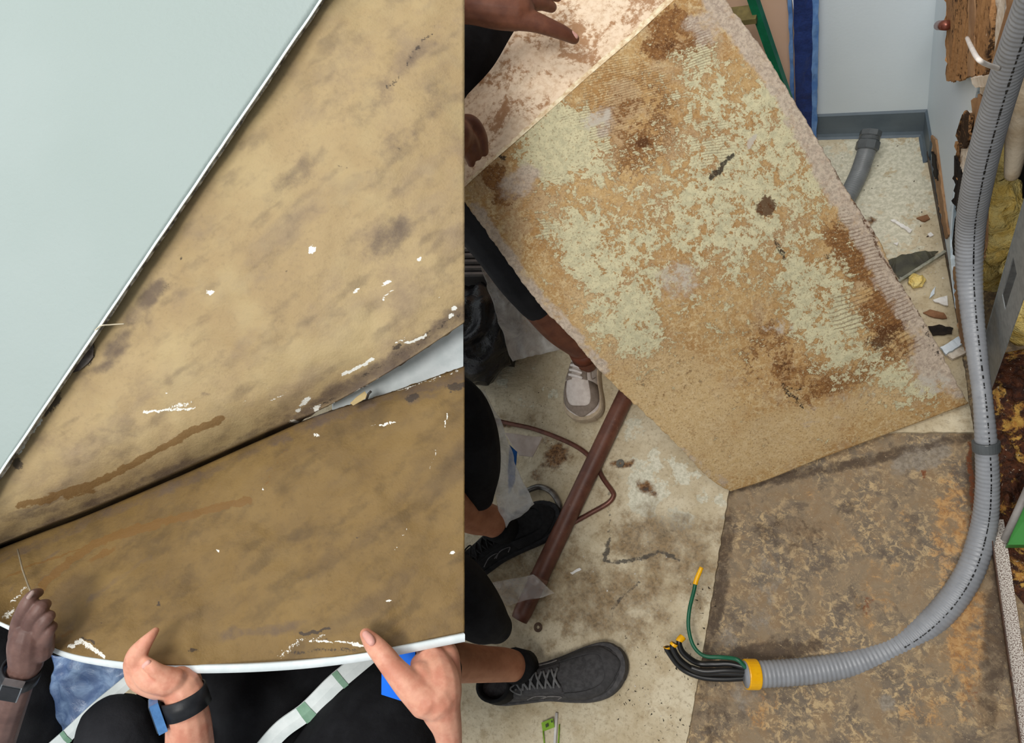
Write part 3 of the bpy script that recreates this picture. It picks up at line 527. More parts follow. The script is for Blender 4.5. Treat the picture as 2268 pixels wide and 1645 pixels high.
L = np.r_[0, np.cumsum(np.linalg.norm(np.diff(cs[:, :3], axis=0), axis=1))]
N = int(L[-1]/0.0018); ll = np.linspace(0, L[-1], N); cc = np.array([np.interp(ll, L, cs[:, k]) for k in range(4)]).T
co = empty('flexible_conduit', Fl(1700, 1495), 'long grey corrugated conduit curving from yellow collar up the right wall', 'conduit')
build('hose', tube([Vector(q[:3]) for q in cc], [q[3]*(0.985+0.022*math.cos(2*math.pi*l/0.0085)) for q, l in zip(cc, ll)], 20), M_grey, co)
def at(i): return Vector(cc[i][:3]), (Vector(cc[min(i+1, N-1)][:3])-Vector(cc[max(i-1, 0)][:3])).normalized(), cc[i][3]
def ring(i0, i1, ro, mat, name, par, seg=26):
    q = [at(i) for i in (i0, i0, i0+1, i1-1, i1, i1)]; ex = (0.93, 1, 1.03, 1.03, 1, 0.93); return build(name, tube([p for p, t, r in q], [ro*r*e for (p, t, r), e in zip(q, ex)], seg), mat, par, smooth=False)
def find(x, y):
    px, py = project(cc[:, :3]); return int(np.argmin(np.hypot(px-x, py-y)))
# rings use slightly extended axis points so that the caps close
def collar(x, y, l, k, mat, name, par=co):
    i = find(x, y); p, t, r = at(i); pts = [p+t*(l*s) for s in (-1, -0.98, -0.85, 0.85, 0.98, 1)]; return build(name, tube(pts, [r*k*s for s in (0.8, 0.98, 1, 1, 0.98, 0.8)], 28), mat, par, smooth=False)
i0 = find(1660, 1493)
collar(1664, 1493, 0.0115, 1.12, M_yel, 'yellow_collar'); collar(2184, 987, 0.009, 1.22, M_dgrey, 'coupling_ring')
# print along the hose
V, F = [], []
i = find(2000, 1424)
while i < N-30:
    p, t, r = at(i); vdir = (CAMP-p); vdir = (vdir-t*vdir.dot(t)).normalized(); sd = t.cross(vdir)
    q = p+(vdir*0.93-sd*(-0.28)).normalized()*r*1.008; nn = (q-p).normalized(); w = random.choice((0.0014, 0.002, 0.003)); j = random.uniform(0.6, 1.2)
    a, b = join((V, F), box(q, t*w, nn*0.0003, t.cross(nn)*0.0011*j)); V, F = a, b; i += int((w*2+random.choice((0.0012, 0.0016, 0.005)))/0.0018)+1
build('printing', (V, F), M_blk, co, smooth=False)
# wires
def wire(rows, mat, tipmat, tl, nm='wire', tip='yellow_tip'):
    q = spline([tuple(P(x, y, Z))+(r*Z/FOC,) for x, y, Z, r in rows], 10); w = build(nm, tube([Vector(s[:3]) for s in q], [s[3] for s in q], 12), mat, co)
    if tipmat:
        m = q[-tl:]; build(tip, tube([Vector(s[:3]) for s in m], [s[3]*1.22*(1+0.12*(k % 2)) for k, s in enumerate(m)], 12), tipmat, w)
wire([(1665, 1500, 1.315, 6.5), (1600, 1503, 1.325, 6.5), (1550, 1498, 1.335, 6.5), (1508, 1478, 1.345, 6.5), (1480, 1442, 1.345, 6.5), (1477, 1432, 1.345, 6)], M_blk, M_yel, 5)
wire([(1665, 1492, 1.31, 6.5), (1600, 1490, 1.32, 6.5), (1550, 1488, 1.33, 6.5), (1510, 1465, 1.335, 6.5), (1490, 1435, 1.335, 6.5), (1494, 1424, 1.335, 6.5)], M_blk, M_yel, 7)
wire([(1665, 1482, 1.30, 6.5), (1620, 1470, 1.315, 6.5), (1580, 1470, 1.325, 6.5), (1545, 1468, 1.335, 6.5), (1514, 1446, 1.335, 6.5), (1504, 1422, 1.335, 6), (1512, 1410, 1.34, 6)], M_blk, M_yel, 10)
wire([(1665, 1486, 1.305, 6.5), (1610, 1484, 1.312, 6), (1560, 1486, 1.322, 6), (1530, 1478, 1.332, 6)], M_blk, None, 0)
wire([(1652, 1478, 1.295, 5), (1632, 1460, 1.30, 4.6), (1600, 1455, 1.32, 4.4), (1560, 1452, 1.335, 4.2), (1536, 1430, 1.35, 4.2), (1525, 1390, 1.36, 4.2), (1527, 1350, 1.37, 4.2), (1537, 1308, 1.385, 4.2), (1542, 1285, 1.39, 4.2), (1554, 1256, 1.395, 3.6)], M_grn, M_yel, 15)
# short conduit on the alcove floor
sc = empty('conduit_stub', Fl(1890, 425), 'short grey conduit piece with dark threaded fitting on the alcove floor', 'conduit')
q = spline([tuple(p)+(r,) for p, r in ((Fl(1845, 490, .02), .0205), (Fl(1880, 430, .022), .0205), (Fl(1902, 385, .03), .0205), (Fl(1916, 345, .05), .0205), (Fl(1922, 322, .06), .0205))], 40)
build('hose', tube([Vector(s[:3]) for s in q], [s[3]*(1+0.015*math.cos(k*1.6)) for k, s in enumerate(q)], 18), plastic('grey_stub_plastic', (122, 126, 128), (108, 112, 114)), sc)
t = (Vector(q[-1][:3])-Vector(q[-12][:3])).normalized(); p = Vector(q[-1][:3])
for a_, b_, r_, n_, s_ in ((-0.012, 0.010, 0.026, 'lock_nut', 8), (0.010, 0.020, 0.0225, 'thread', 20), (0.020, 0.034, 0.024, 'lock_nut', 8)):
    pts = [p+t*(a_+(b_-a_)*k/8) for k in range(9)]; build(n_, tube(pts, [r_*(0.93 if k in (0, 8) else 1)*(1+(0.03 if (n_ == 'thread' and k % 2) else 0)) for k in range(9)], s_), M_dgrey, sc, smooth=False)
build('bore', tube([p+t*0.0335, p+t*0.0348], 0.014, 18), M_blk, sc)
# rusty pipe, copper tube, cable
def rust():
    s = NT('rusty_brown_pipe'); n = s.noise(18, 7, 0.65); d = s.noise(90, 6, 0.7); c = s.mix(s.step(n, 0.35, 0.65), S(112, 70, 54), S(88, 52, 40)); c = s.mix(s.step(d, 0.62, 0.72), c, S(142, 108, 92)); c = s.mix(s.step(d, 0.36, 0.3), c, S(58, 34, 26))
    return s.fin(c, 0.45, d, 0.2, 0.001, 0.5)
a, b = Fl(1150, 1372, .024), Fl(1402, 842, .024); d = (b-a).normalized()
pi_ = empty('steel_pipe', (a+b)/2-Vector((0, 0, .024)), 'long rust brown metal pipe lying across the floor between the shoes', 'pipe')
build('pipe_wall', tube([a+d*s for s in np.linspace(0, (b-a).length+0.1, 40)], [0.0215*(0.9 if k == 0 else 1) for k in range(40)], 24), rust(), pi_); build('coupling_band', tube([a+d*0.085, a+d*0.087, a+d*0.105, a+d*0.107], [0.0215, 0.0228, 0.0228, 0.0215], 24), plain('worn_band', (132, 100, 86), (104, 74, 62), 60, 0.5), pi_)
def floor_curve(name, rows, r, mat, **k):
    q = spline([tuple(Fl(x, y, h)) for x, y, h in rows], 10); return build(name, tube([Vector(s) for s in q], r, 12), mat, **k)
floor_curve('copper_tube', [(1085, 928, .02), (1130, 938, .012), (1190, 952, .006), (1270, 985, .006), (1312, 1018, .006), (1336, 1060, .006), (1356, 1088, .006), (1358, 1100, .006), (1345, 1115, .006), (1310, 1135, .006), (1262, 1162, .006), (1225, 1185, .006)], 0.0058, plain('dull_copper', (116, 72, 58), (88, 54, 44), 40, 0.4, 0.1, 0.001, 0.5, 0.4), label='thin bent copper tube on the floor passing under the rusty pipe', cat='tube')
floor_curve('metal_hose', [(1150, 1092, .02), (1168, 1086, .015), (1195, 1078, .01), (1222, 1090, .01), (1238, 1118, .01), (1236, 1150, .01), (1222, 1185, .01)], 0.0075, plain('brushed_metal_hose', (132, 128, 122), (96, 92, 88), 60, 0.3, 0.2, 0.001, 0.5, 0.6), label='shiny grey metal hose curling round the toe of a black shoe', cat='hose')
# ================================================================ shoes
def shoe(par, heel, toe, h, mats, style, side=1, wid=0.049):
    """running shoe as a part of a person, with sole, tongue, laces and overlays as its pieces"""
    heel, toe = Vector(heel), Vector(toe); X = toe-heel; X.z = 0; Ln = X.length; X.normalize(); Y = Vector((-X.y, X.x, 0))*side; Z = Vector((0, 0, 1)); base = Vector((heel.x, heel.y, 0.0015))
    def T(x, y, z): return base+X*x+Y*y+Z*z
    K = [0, .02, .06, .15, .3, .45, .6, .72, .82, .9, .96, .99, 1]; HW = [0.10, .38, .56, .68, .70, .68, .84, .97, 1.0, .90, .62, .34, .08]
    HT = [.05, .07, .074, .072, .07, .078, .074, .064, .056, .05, .042, .034, .026]; CN = [0, 0, 0, 0, 0.0, -.002, -.003, -.001, .003, .007, .010, .011, .011]
    f = lambda t, A: float(np.interp(t, K, A)); sm = lambda t, A: (f(max(t-.03, 0), A)+f(t, A)+f(min(t+.03, 1), A))/3 if .04 < t < .96 else f(t, A)
    n, m = 60, 28; ts = [0.5-0.5*math.cos(math.pi*i/(n-1)) for i in range(n)]
    V, F = [], []
    for t in ts:
        w, H, c = sm(t, HW)*wid, sm(t, HT)*h, sm(t, CN)
        for k in range(m):
            a = math.pi*k/(m-1); cx_, sz = math.cos(a), math.sin(a); V.append(T(t*Ln, c+w*math.copysign(abs(cx_)**0.75, cx_), 0.012+(H-0.012)*sz**0.85))
    for i in range(n-1):
        for k in range(m-1): F.append((i*m+k, i*m+k+1, (i+1)*m+k+1, (i+1)*m+k))
    sh = build('shoe', (V, F), mats['upper'], par)
    V, F = [], []; prof = [(0.9, 0.0), (1.06, 0.004), (1.09, 0.012), (1.07, 0.022), (1.02, 0.027)]; m2 = 40
    def rim(s, z):
        out = []
        for k in range(n): out.append((ts[k], 1))
        for k in range(n-2, 0, -1): out.append((ts[k], -1))
        R = []
        for t, sg in out:
            w = max(sm(t, HW), 0.06)*wid*s+0.001; xx = t*Ln+(t-0.5)*0.012*s; up = 0.010*max(0, (t-0.78)/0.22)**2
            R.append(T(xx, sm(t, CN)+sg*w, z*(1.15 if t < .35 else 1.0)+up))
        return R
    for s, z in prof: V += rim(s, z)
    q = len(V)//len(prof)
    for i in range(len(prof)-1):
        for k in range(q): F.append((i*q+k, i*q+(k+1) % q, (i+1)*q+(k+1) % q, (i+1)*q+k))
    F.append(tuple(range(q-1, -1, -1))); F.append(tuple((len(prof)-1)*q+k for k in range(q)))
    build('sole', (V, F), mats['sole'], sh, smooth=False)
    def top(t, y, lift=0.0):
        w, H, c = sm(t, HW)*wid, sm(t, HT)*h, sm(t, CN); a = math.acos(max(-1, min(1, math.copysign(abs(y)**(1/0.75), y)))); return T(t*Ln, c+w*y*(1+lift*4), 0.012+(H-0.012)*math.sin(a)**0.85+lift)
    # ankle opening
    o = [T((0.17+0.125*math.cos(a))*Ln, 0.034*math.sin(a), 0.0) for a in np.linspace(0, 2*math.pi, 24, endpoint=False)]
    V, F = [], []
    for zz, s in ((0.055*h, 1.1), (0.080*h, 1.0), (0.088*h, 0.98), (0.088*h, 0.8), (0.06*h, 0.72)):
        ctr = T(0.17*Ln, 0, 0)
        for p in o: V.append(ctr+(p-ctr)*s+Z*zz)
    for i in range(4):
        for k in range(24): F.append((i*24+k, i*24+(k+1) % 24, (i+1)*24+(k+1) % 24, (i+1)*24+k))
    build('collar', (V, F), mats['collar'], sh)
    build('tongue', thick(grid(9, 18, lambda a, b: top(0.27+0.33*b, (a-0.5)*0.62, 0.003+(0.012*(1-b)**3))), 9, 18, (0, 0, -0.002)), mats['tongue'], sh)
    for sg in (-1, 1):
        build('eyestay', thick(grid(6, 20, lambda a, b: top(0.29+0.33*b, sg*(0.28+0.36*a), 0.0025)), 6, 20, (0, 0, -0.002)), mats['stay'], sh)
    lv = []
    for i in range(6):
        t0 = 0.31+0.053*i; A = [top(t0, -0.42, 0.006), top(t0+0.012, -0.15, 0.0075), top(t0+0.026, 0.15, 0.0075), top(t0+0.04, 0.42, 0.006)]; B = [top(t0, 0.42, 0.006), top(t0+0.012, 0.15, 0.0085), top(t0+0.026, -0.15, 0.0085), top(t0+0.04, -0.42, 0.006)]
        for R in ((A, B) if style != 'flat' else (A,)): lv.append(tube([Vector(s) for s in spline([tuple(p) for p in R], 5)], 0.0026 if style != 'flat' else 0.0038, 8))
    for sg in (-1, 1):
        R = [top(0.32, 0.05*sg, 0.008), top(0.29, 0.3*sg, 0.016), top(0.34, 0.62*sg, 0.010), top(0.36, 0.3*sg, 0.008)]; lv.append(tube([Vector(s) for s in spline([tuple(p) for p in R], 6)], 0.002, 8))
    build('lace', join(*lv), mats['lace'], sh)
    # toe bumper and side overlays
    build('toe_cap', thick(grid(40, 8, lambda a, b: top(0.62+0.37*math.sin(math.pi*a)**0.6-0.10*b*math.sin(math.pi*a)**2, math.copysign(abs(math.cos(math.pi*a))**0.7, math.cos(math.pi*a))*(0.98-0.30*b), 0.0026)), 40, 8, (0, 0, -0.002)), mats['stay'], sh)
    for sg in (-1, 1):
        for t0 in (0.42, 0.52):
            R = [top(t0-0.08, 0.93*sg, 0.002), top(t0, 0.82*sg, 0.002), top(t0+0.07, 0.84*sg, 0.002), top(t0+0.03, 0.95*sg, 0.002)]; build('side_stripe', tube([Vector(s) for s in spline([tuple(p) for p in R], 6)], 0.0013, 6), mats['line'], sh)
    return sh
def fabric(n, c1, c2): return plain(n, c1, c2, 90, 0.8, 0.5, 0.0015, 0.2)
DK = dict(upper=fabric('charcoal_knit', (58, 57, 58), (74, 73, 74)), sole=fabric('charcoal_rubber', (66, 65, 66), (84, 82, 82)), collar=fabric('black_lining', (16, 16, 17), (24, 24, 25)), tongue=fabric('black_tongue', (22, 22, 23), (34, 34, 34)), stay=fabric('charcoal_overlay', (70, 69, 70), (60, 59, 60)), lace=fabric('grey_lace', (112, 112, 112), (92, 92, 92)), line=fabric('pale_piping', (128, 124, 122), (110, 106, 104)))
BK = dict(upper=fabric('black_knit', (24, 24, 25), (34, 34, 35)), sole=fabric('black_rubber_sole', (32, 32, 34), (44, 44, 46)), collar=DK['collar'], tongue=DK['tongue'], stay=fabric('black_overlay', (30, 30, 31), (22, 22, 23)), lace=fabric('black_lace', (40, 40, 40), (30, 30, 30)), line=fabric('grey_piping', (110, 108, 108), (90, 88, 88)))
WT = dict(upper=fabric('white_leather', (226, 216, 208), (212, 200, 192)), sole=fabric('cream_rubber', (196, 178, 152), (180, 162, 138)), collar=fabric('white_lining', (214, 204, 196), (196, 186, 178)), tongue=fabric('white_tongue', (206, 196, 188), (190, 180, 172)), stay=fabric('taupe_suede', (150, 136, 124), (136, 122, 110)), lace=fabric('white_lace', (236, 228, 222), (222, 214, 208)), line=fabric('taupe_stitch', (160, 146, 134), (150, 136, 124)))
SK_tan = skin('tan_skin', (178, 122, 92), (160, 104, 76)); SK_brown = skin('brown_skin', (140, 88, 62), (116, 70, 50)); SK_umber = skin('umber_skin', (118, 73, 53), (98, 58, 43)); SK_deep = skin('deep_brown_skin', (92, 56, 42), (72, 42, 32)); SK_pink = skin('fair_skin', (226, 168, 142), (206, 138, 114)); SK_dusk = skin('dusky_skin', (116, 88, 80), (94, 68, 62)); M_nail = skin('nail', (228, 176, 164), (218, 162, 150))
M_black_cl = cloth('black_cloth', (16, 16, 19), (32, 33, 36)); M_char_cl = cloth('charcoal_cloth', (46, 47, 51), (34, 35, 39))
# ---- person kneeling at the left with two dark shoes
p4 = empty('person', Fl(1120, 1400), 'person in black trousers and dark trainers crouching beside the rusty pipe', 'person')
leg1 = pl([(1158, 1478, 1.47, 30), (1120, 1472, 1.43, 36), (1070, 1470, 1.39, 39), (1010, 1466, 1.34, 44), (920, 1455, 1.27, 54), (830, 1440, 1.22, 60), (790, 1330, 1.30, 70), (800, 1200, 1.40, 90)])
leg2 = pl([(1118, 1172, 1.63, 30), (1085, 1152, 1.59, 36), (1045, 1140, 1.55, 42), (1000, 1110, 1.48, 52), (930, 1050, 1.40, 60), (860, 1100, 1.42, 80), (800, 1180, 1.42, 92)])
fused('body', [limb(leg1), limb(leg2)], SK_tan, 0.004, 4, parent=p4)
fused('trousers', [limb(pl([(1096, 1386, 1.30, 40), (1062, 1362, 1.27, 62), (1000, 1300, 1.24, 78), (900, 1260, 1.26, 100), (800, 1200, 1.35, 110)])),
                   limb(pl([(1062, 1098, 1.50, 34), (1052, 1040, 1.46, 58), (1036, 960, 1.42, 68), (1010, 900, 1.39, 66), (940, 900, 1.39, 84), (830, 1040, 1.42, 104), (800, 1200, 1.42, 112)]))], M_black_cl, 0.005, 5, parent=p4)
shoe(p4, Fl(1082, 1528), Fl(1392, 1480), 1.0, DK, 'x', 1, 0.051)
shoe(p4, Fl(1000, 1292), Fl(1240, 1128), 1.0, BK, 'x', -1, 0.048)
V = tube([P(1165, 1476, 1.475), P(1140, 1474, 1.445)], [0.034, 0.037], 20); build('sock', V, DK['collar'], p4)
V = tube([P(1122, 1174, 1.63), P(1098, 1160, 1.60)], [0.036, 0.041], 20); build('sock', V, DK['collar'], p4)
# ---- person behind the board
p5 = empty('person', Fl(1280, 860), 'person in black shorts and white trainer gripping the large board from behind', 'person')
hA = pl([(940, 10, 1.10, 44), (1030, 14, 1.12, 36), (1100, 22, 1.13, 40), (1145, 26, 1.135, 40)])
th = pl([(1120, 34, 1.13, 30), (1175, 46, 1.135, 23), (1210, 58, 1.14, 19), (1245, 72, 1.15, 16), (1272, 86, 1.165, 12)])
fg = pl([(1150, 10, 1.14, 24), (1195, 8, 1.16, 15), (1222, 16, 1.18, 12)]); fg2 = pl([(1140, -10, 1.14, 24), (1200, -20, 1.16, 15), (1235, -8, 1.19, 12)])
build('thumbnail', limb(pl([(1266, 74, 1.153, 6), (1275, 81, 1.158, 6)]), 4, 12), M_nail, p5)
hB = [limb(pl(r)) for r in ([(960, 300, 1.14, 44), (1010, 300, 1.15, 40)], [(1000, 290, 1.15, 26), (1040, 272, 1.16, 19), (1064, 300, 1.175, 15), (1072, 336, 1.195, 11)], [(1000, 310, 1.15, 26), (1034, 300, 1.155, 18), (1050, 322, 1.17, 14), (1058, 346, 1.19, 10)], [(1000, 330, 1.16, 24), (1026, 326, 1.165, 16), (1040, 346, 1.18, 12), (1044, 362, 1.195, 9)])]
core = [limb(pl(r)) for r in ([(900, 260, 1.42, 80), (960, 180, 1.44, 90), (1000, 80, 1.46, 85), (1010, -60, 1.46, 60)], [(1000, 60, 1.44, 50), (930, 60, 1.30, 44), (880, 20, 1.14, 42), (940, 10, 1.10, 44)], [(960, 200, 1.42, 50), (900, 260, 1.28, 44), (900, 300, 1.16, 42), (960, 300, 1.14, 44)], [(900, 280, 1.42, 80), (990, 360, 1.44, 75), (1180, 520, 1.66, 52), (1290, 600, 1.76, 40), (1380, 690, 1.84, 30)])]
fused('body', core+hB+[limb(hA), limb(th), limb(fg), limb(fg2)]+[limb(pl([(1300, 800, 1.70, 26), (1290, 772, 1.665, 29), (1272, 756, 1.64, 32), (1238, 728, 1.60, 36), (1200, 680, 1.56, 42), (1150, 610, 1.50, 48), (1080, 500, 1.44, 56), (980, 360, 1.38, 70), (900, 270, 1.40, 80)]))], SK_umber, 0.0024, 5, parent=p5)
fused('shorts', [limb(pl([(1192, 672, 1.55, 44), (1158, 615, 1.50, 58), (1110, 540, 1.46, 66), (1040, 440, 1.42, 80), (950, 330, 1.38, 100), (880, 260, 1.38, 110)]))], M_char_cl, 0.005, 5, parent=p5)
fused('shirt', [limb(pl([(880, 300, 1.40, 130), (960, 200, 1.42, 140), (1010, 80, 1.44, 130), (1020, -60, 1.44, 110)]))], M_black_cl, 0.006, 5, parent=p5)
toe = Fl(1291, 936); dr = (Fl(1304, 838)-toe).normalized(); shoe(p5, toe+dr*0.235, toe, 1.0, WT, 'flat', 1, 0.05)
shoe(p5, Fl(1385, 700), Fl(1385, 700)+(Fl(1450, 800)-Fl(1385, 700)).normalized()*0.25, 1.0, WT, 'flat', -1, 0.05)
build('sock', tube([P(1296, 792, 1.685), P(1290, 775, 1.668)], [0.033, 0.035], 18), plain('rust_sock', (110, 58, 36)), p5)
# ================================================================ clutter at the left of the alcove
def crumple(name, quad, n, amp, mat, seed, th=0.0012, **k):
    q = [np.array(c, float) for c in quad]
    def fn(a, b):
        c = (q[0]*(1-a)+q[1]*a)*(1-b)+(q[3]*(1-a)+q[2]*a)*b; v = P(*c); s = 20
        return v+Vector((mn.noise(v*s+Vector((seed, 0, 0))), mn.noise(v*s+Vector((0, seed, 7))), mn.noise(v*s+Vector((9, 0, seed)))))*amp+Vector((0, 0, 1))*amp*0.6*mn.noise(v*55)
    return build(name, thick(grid(n, n, fn), n, n, (0, 0, -th)), mat, **k)
M_clear = clear('clear_plastic_film', (226, 224, 220), 0.30)
crumple('plastic_sheet', [(1060, 560, 1.66), (1120, 560, 1.72), (1252, 770, 1.72), (1130, 800, 1.68)], 40, 0.012, M_clear, 2, label='clear plastic sheet hanging behind the dark leg and the rubbish bag', cat='plastic sheet')
crumple('plastic_sheet', [(1022, 846, 1.42), (1072, 862, 1.44), (1182, 1112, 1.52), (1120, 1170, 1.55)], 44, 0.010, M_clear, 5, label='clear plastic sheet draped against the black trouser knee', cat='plastic sheet')
crumple('plastic_sheet', [(1118, 958, 1.655), (1202, 968, 1.635), (1182, 1012, 1.61), (1150, 1010, 1.62)], 24, 0.003, plain('white_film', (214, 200, 190), (198, 182, 172), 30, 0.3), 7, label='small white film scrap on the floor under the copper tube', cat='plastic sheet')
crumple('plastic_sheet', [(1085, 1290, 1.50), (1180, 1272, 1.52), (1228, 1312, 1.50), (1120, 1342, 1.47)], 30, 0.006, clear('clear_wet_film', (232, 230, 226), 0.12, 0.12), 9, label='clear plastic scrap lying over the lower end of the rusty pipe', cat='plastic sheet')
crumple('tape_scrap', [(1128, 985, 1.55), (1146, 1000, 1.55), (1140, 1068, 1.55), (1126, 1096, 1.56)], 16, 0.004, plain('bright_blue_tape', (20, 96, 178), (14, 78, 150), 30, 0.5), 3, label='blue tape strip under the clear plastic beside the black knee', cat='tape')
def bag():
    V, F = [], []; n, m = 46, 30; c = Fl(1062, 740, 0.11)
    for j in range(n):
        ph = math.pi*j/(n-1)
        for i in range(m):
            a = 2*math.pi*i/m; d = Vector((math.sin(ph)*math.cos(a)*0.10, math.sin(ph)*math.sin(a)*0.12, math.cos(ph)*0.115)); v = c+d
            f = 1+0.35*(1-abs(mn.noise(v*14))*2.4)*0.5+0.22*mn.noise(v*32); w = c+d*f; V.append(Vector((w.x, w.y, max(w.z, 0.001))))
    for j in range(n-1):
        for i in range(m): F.append((j*m+i, j*m+(i+1) % m, (j+1)*m+(i+1) % m, (j+1)*m+i))
    return V, F
build('rubbish_bag', bag(), plain('black_bin_liner', (18, 18, 20), (30, 30, 34), 20, 0.25, 0.5, 0.006, 0.5), label='shiny black rubbish bag on the floor behind the crouching person', cat='bag')
lv = empty('louvred_unit', Fl(1030, 620), 'grey louvred metal unit behind the dark leg at the left', 'machine')
build('housing', slab([P(985, 470, 1.80), P(1100, 470, 1.84), P(1120, 640, 1.86), P(985, 640, 1.82)], (P(1050, 560, 2.0)-P(1050, 560, 1.9))*0.5), plain('grey_housing', (92, 92, 94), (80, 80, 82)), lv, smooth=False)
for k in range(5):
    y = 552+k*14; build('louvre', bar(P(990, y, 1.80), P(1085, y-1, 1.83), 0.005, 0.004, (0, 0, 1)), plain('pale_louvre', (150, 146, 144), (128, 124, 122)), lv, smooth=False)
# ================================================================ alcove debris and small scraps
def chip(px, h, mat, name, label, cat='scrap', seed=0, th=0.004, group=None, amp=0.0012):
    return build(name, slab(jag([Fl(x, y, h+random.uniform(0, .002)) for x, y in px], amp, 0.006, seed), (0, 0, -th)), mat, smooth=False, label=label, cat=cat, group=group)
M_chip = plain('white_plaster_chip', (242, 240, 236), (226, 222, 216), 50, 0.8); M_chipb = plain('pale_blue_chip', (222, 232, 240), (208, 220, 230), 50, 0.6); M_cb = plain('brown_chip', (146, 106, 76), (120, 84, 58), 50, 0.85)
chip([(1972, 487), (1980, 485), (2021, 508), (2016, 515)], .006, M_chip, 'plaster_strip', 'long white plaster strip lying on the alcove floor', seed=1)
chip([(2054, 518), (2062, 514), (2068, 520), (2060, 524)], .005, M_chip, 'plaster_chip', 'tiny white chip near the wall above the dark shard', seed=2)
chip([(1979, 538), (1990, 536), (1988, 543)], .005, M_chip, 'plaster_chip', 'tiny white chip above the left end of the dark shard', seed=3)
chip([(2062, 648), (2072, 634), (2070, 650), (2058, 660)], .006, M_chipb, 'plaster_chip', 'narrow white chip below the yellow wool tuft', seed=4)
chip([(2066, 664), (2098, 654), (2100, 676), (2070, 668)], .010, M_chip, 'plaster_chip', 'broad white chip leaning by the wall base', seed=5)
chip([(2044, 692), (2060, 685), (2090, 692), (2098, 704), (2080, 704), (2060, 700)], .008, M_cb, 'paper_scrap', 'curved brown paper scrap on the floor below the white chips', seed=6)
chip([(2030, 482), (2054, 474), (2060, 484), (2048, 490)], .005, M_cb, 'paper_scrap', 'small brown scrap near the white plaster strip', seed=7)
chip([(2056, 722), (2080, 718), (2112, 726), (2108, 738), (2066, 742)], .010, M_black, 'tar_paper_scrap', 'black torn paper scrap at the board edge by the wall', seed=8)
chip([(2082, 768), (2132, 740), (2136, 756), (2096, 784)], .022, M_chipb, 'painted_chip', 'pale blue painted wallboard chip between board edge and conduit', seed=9, th=0.008)
chip([(2096, 784), (2136, 760), (2140, 780), (2110, 794)], .012, M_gyp, 'gypsum_lump', 'crumbled gypsum under the pale blue chip', seed=10, th=0.010)
chip([(1962, 578), (1992, 566), (2040, 556), (2078, 556), (2040, 590), (1996, 622)], .012, plain('dark_glass', (66, 64, 56), (88, 86, 70), 20, 0.2), 'dark_shard', 'dark torn shard propped on a metal strip in the alcove', seed=11)
build('metal_strip', bar(Fl(1988, 625, .018), Fl(2094, 557, .02), 0.004, 0.003, (0, 0, 1)), plain('pale_metal_strip', (176, 172, 156), (120, 124, 108), 60, 0.35, 0.1, 0.001, 0.5, 0.3), smooth=False, label='narrow pale metal strip along the dark shard', cat='metal strip')
V, F = tube([Vector(q) for q in spline([tuple(Fl(2012, 622, .014)), tuple(Fl(2028, 622, .016)), tuple(Fl(2046, 628, .014))], 10)], [0.014*(0.4+0.7*math.sin(math.pi*(k+1)/22)) for k in range(21)], 20)
build('wool_tuft', ([v+Vector((mn.noise(v*90), mn.noise(v*90+Vector((5, 5, 5))), mn.noise(v*90+Vector((9, 2, 1)))))*0.006 for v in V], F), M_wool, label='small yellow wool tuft on the alcove floor', cat='insulation')
# white cable and copper stub in the torn wall
build('white_cable', tube([Vector(q) for q in spline([tuple(Wr(x, y, o)) for x, y, o in ((2142, 84, .022), (2152, 106, .05), (2166, 130, .06), (2184, 142, .05), (2212, 152, .03))], 8)], 0.0026, 10), plain('white_cable_sheath', (238, 232, 224), (222, 214, 206), 40, 0.5), label='short white cable sticking out of the torn brown paper', cat='cable')
build('copper_stub', tube([Wr(2079, 56, .012), Wr(2096, 56, .02)], [0.008, 0.008], 14), plain('copper_stub', (150, 92, 76), (120, 66, 54), 40, 0.35, 0.1, 0.001, 0.5, 0.6), label='tiny copper pipe stub poking out beside the torn paper', cat='pipe')
# washers, tag, stick
def washer(x, y, R, r, mat, name, label):
    c = Fl(x, y, 0.001); V, F = [], []
    for k in range(24):
        a = 2*math.pi*k/24; d = Vector((math.cos(a), math.sin(a), 0)); V += [c+d*R, c+d*r, c+d*r+Vector((0, 0, .002)), c+d*R+Vector((0, 0, .002))]
    for k in range(24):
        for m_ in range(4): F.append((k*4+m_, k*4+(m_+1) % 4, ((k+1) % 24)*4+(m_+1) % 4, ((k+1) % 24)*4+m_))
    build(name, (V, F), mat, smooth=False, label=label, cat='washer')
washer(1192, 1389, .0105, .004, plain('brown_washer', (98, 78, 62), (80, 62, 48), 80, 0.5), 'washer', 'brown metal washer on the floor above the grey shoe')
washer(1374, 1026, .010, .0025, plain('grey_washer', (112, 110, 100), (92, 88, 80), 80, 0.5), 'washer', 'grey nail head in a rust stain beside the rusty pipe')
tg = empty('green_tag', Fl(1212, 1606), 'small lime green tag with a stalk below the grey shoe', 'tag'); M_lime = plain('lime_plastic', (132, 172, 48), (116, 156, 36), 40, 0.5)
build('label', slab([Fl(1199, 1600, .012), Fl(1224, 1590, .014), Fl(1228, 1610, .010), Fl(1202, 1620, .008)], (0, 0, -.002)), M_lime, tg, smooth=False)
build('print', join(slab([Fl(1208, 1604, .0145), Fl(1214, 1601, .0145), Fl(1215, 1608, .0145), Fl(1209, 1611, .0145)], (0, 0, -.001)), slab([Fl(1220, 1596, .0155), Fl(1223, 1595, .0155), Fl(1224, 1599, .0155), Fl(1221, 1600, .0155)], (0, 0, -.001))), plain('dark_print', (70, 80, 50)), tg, smooth=False)
build('stalk', tube([Fl(1203, 1618, .008), Fl(1206, 1650, .004)], .0016, 8), M_lime, tg)
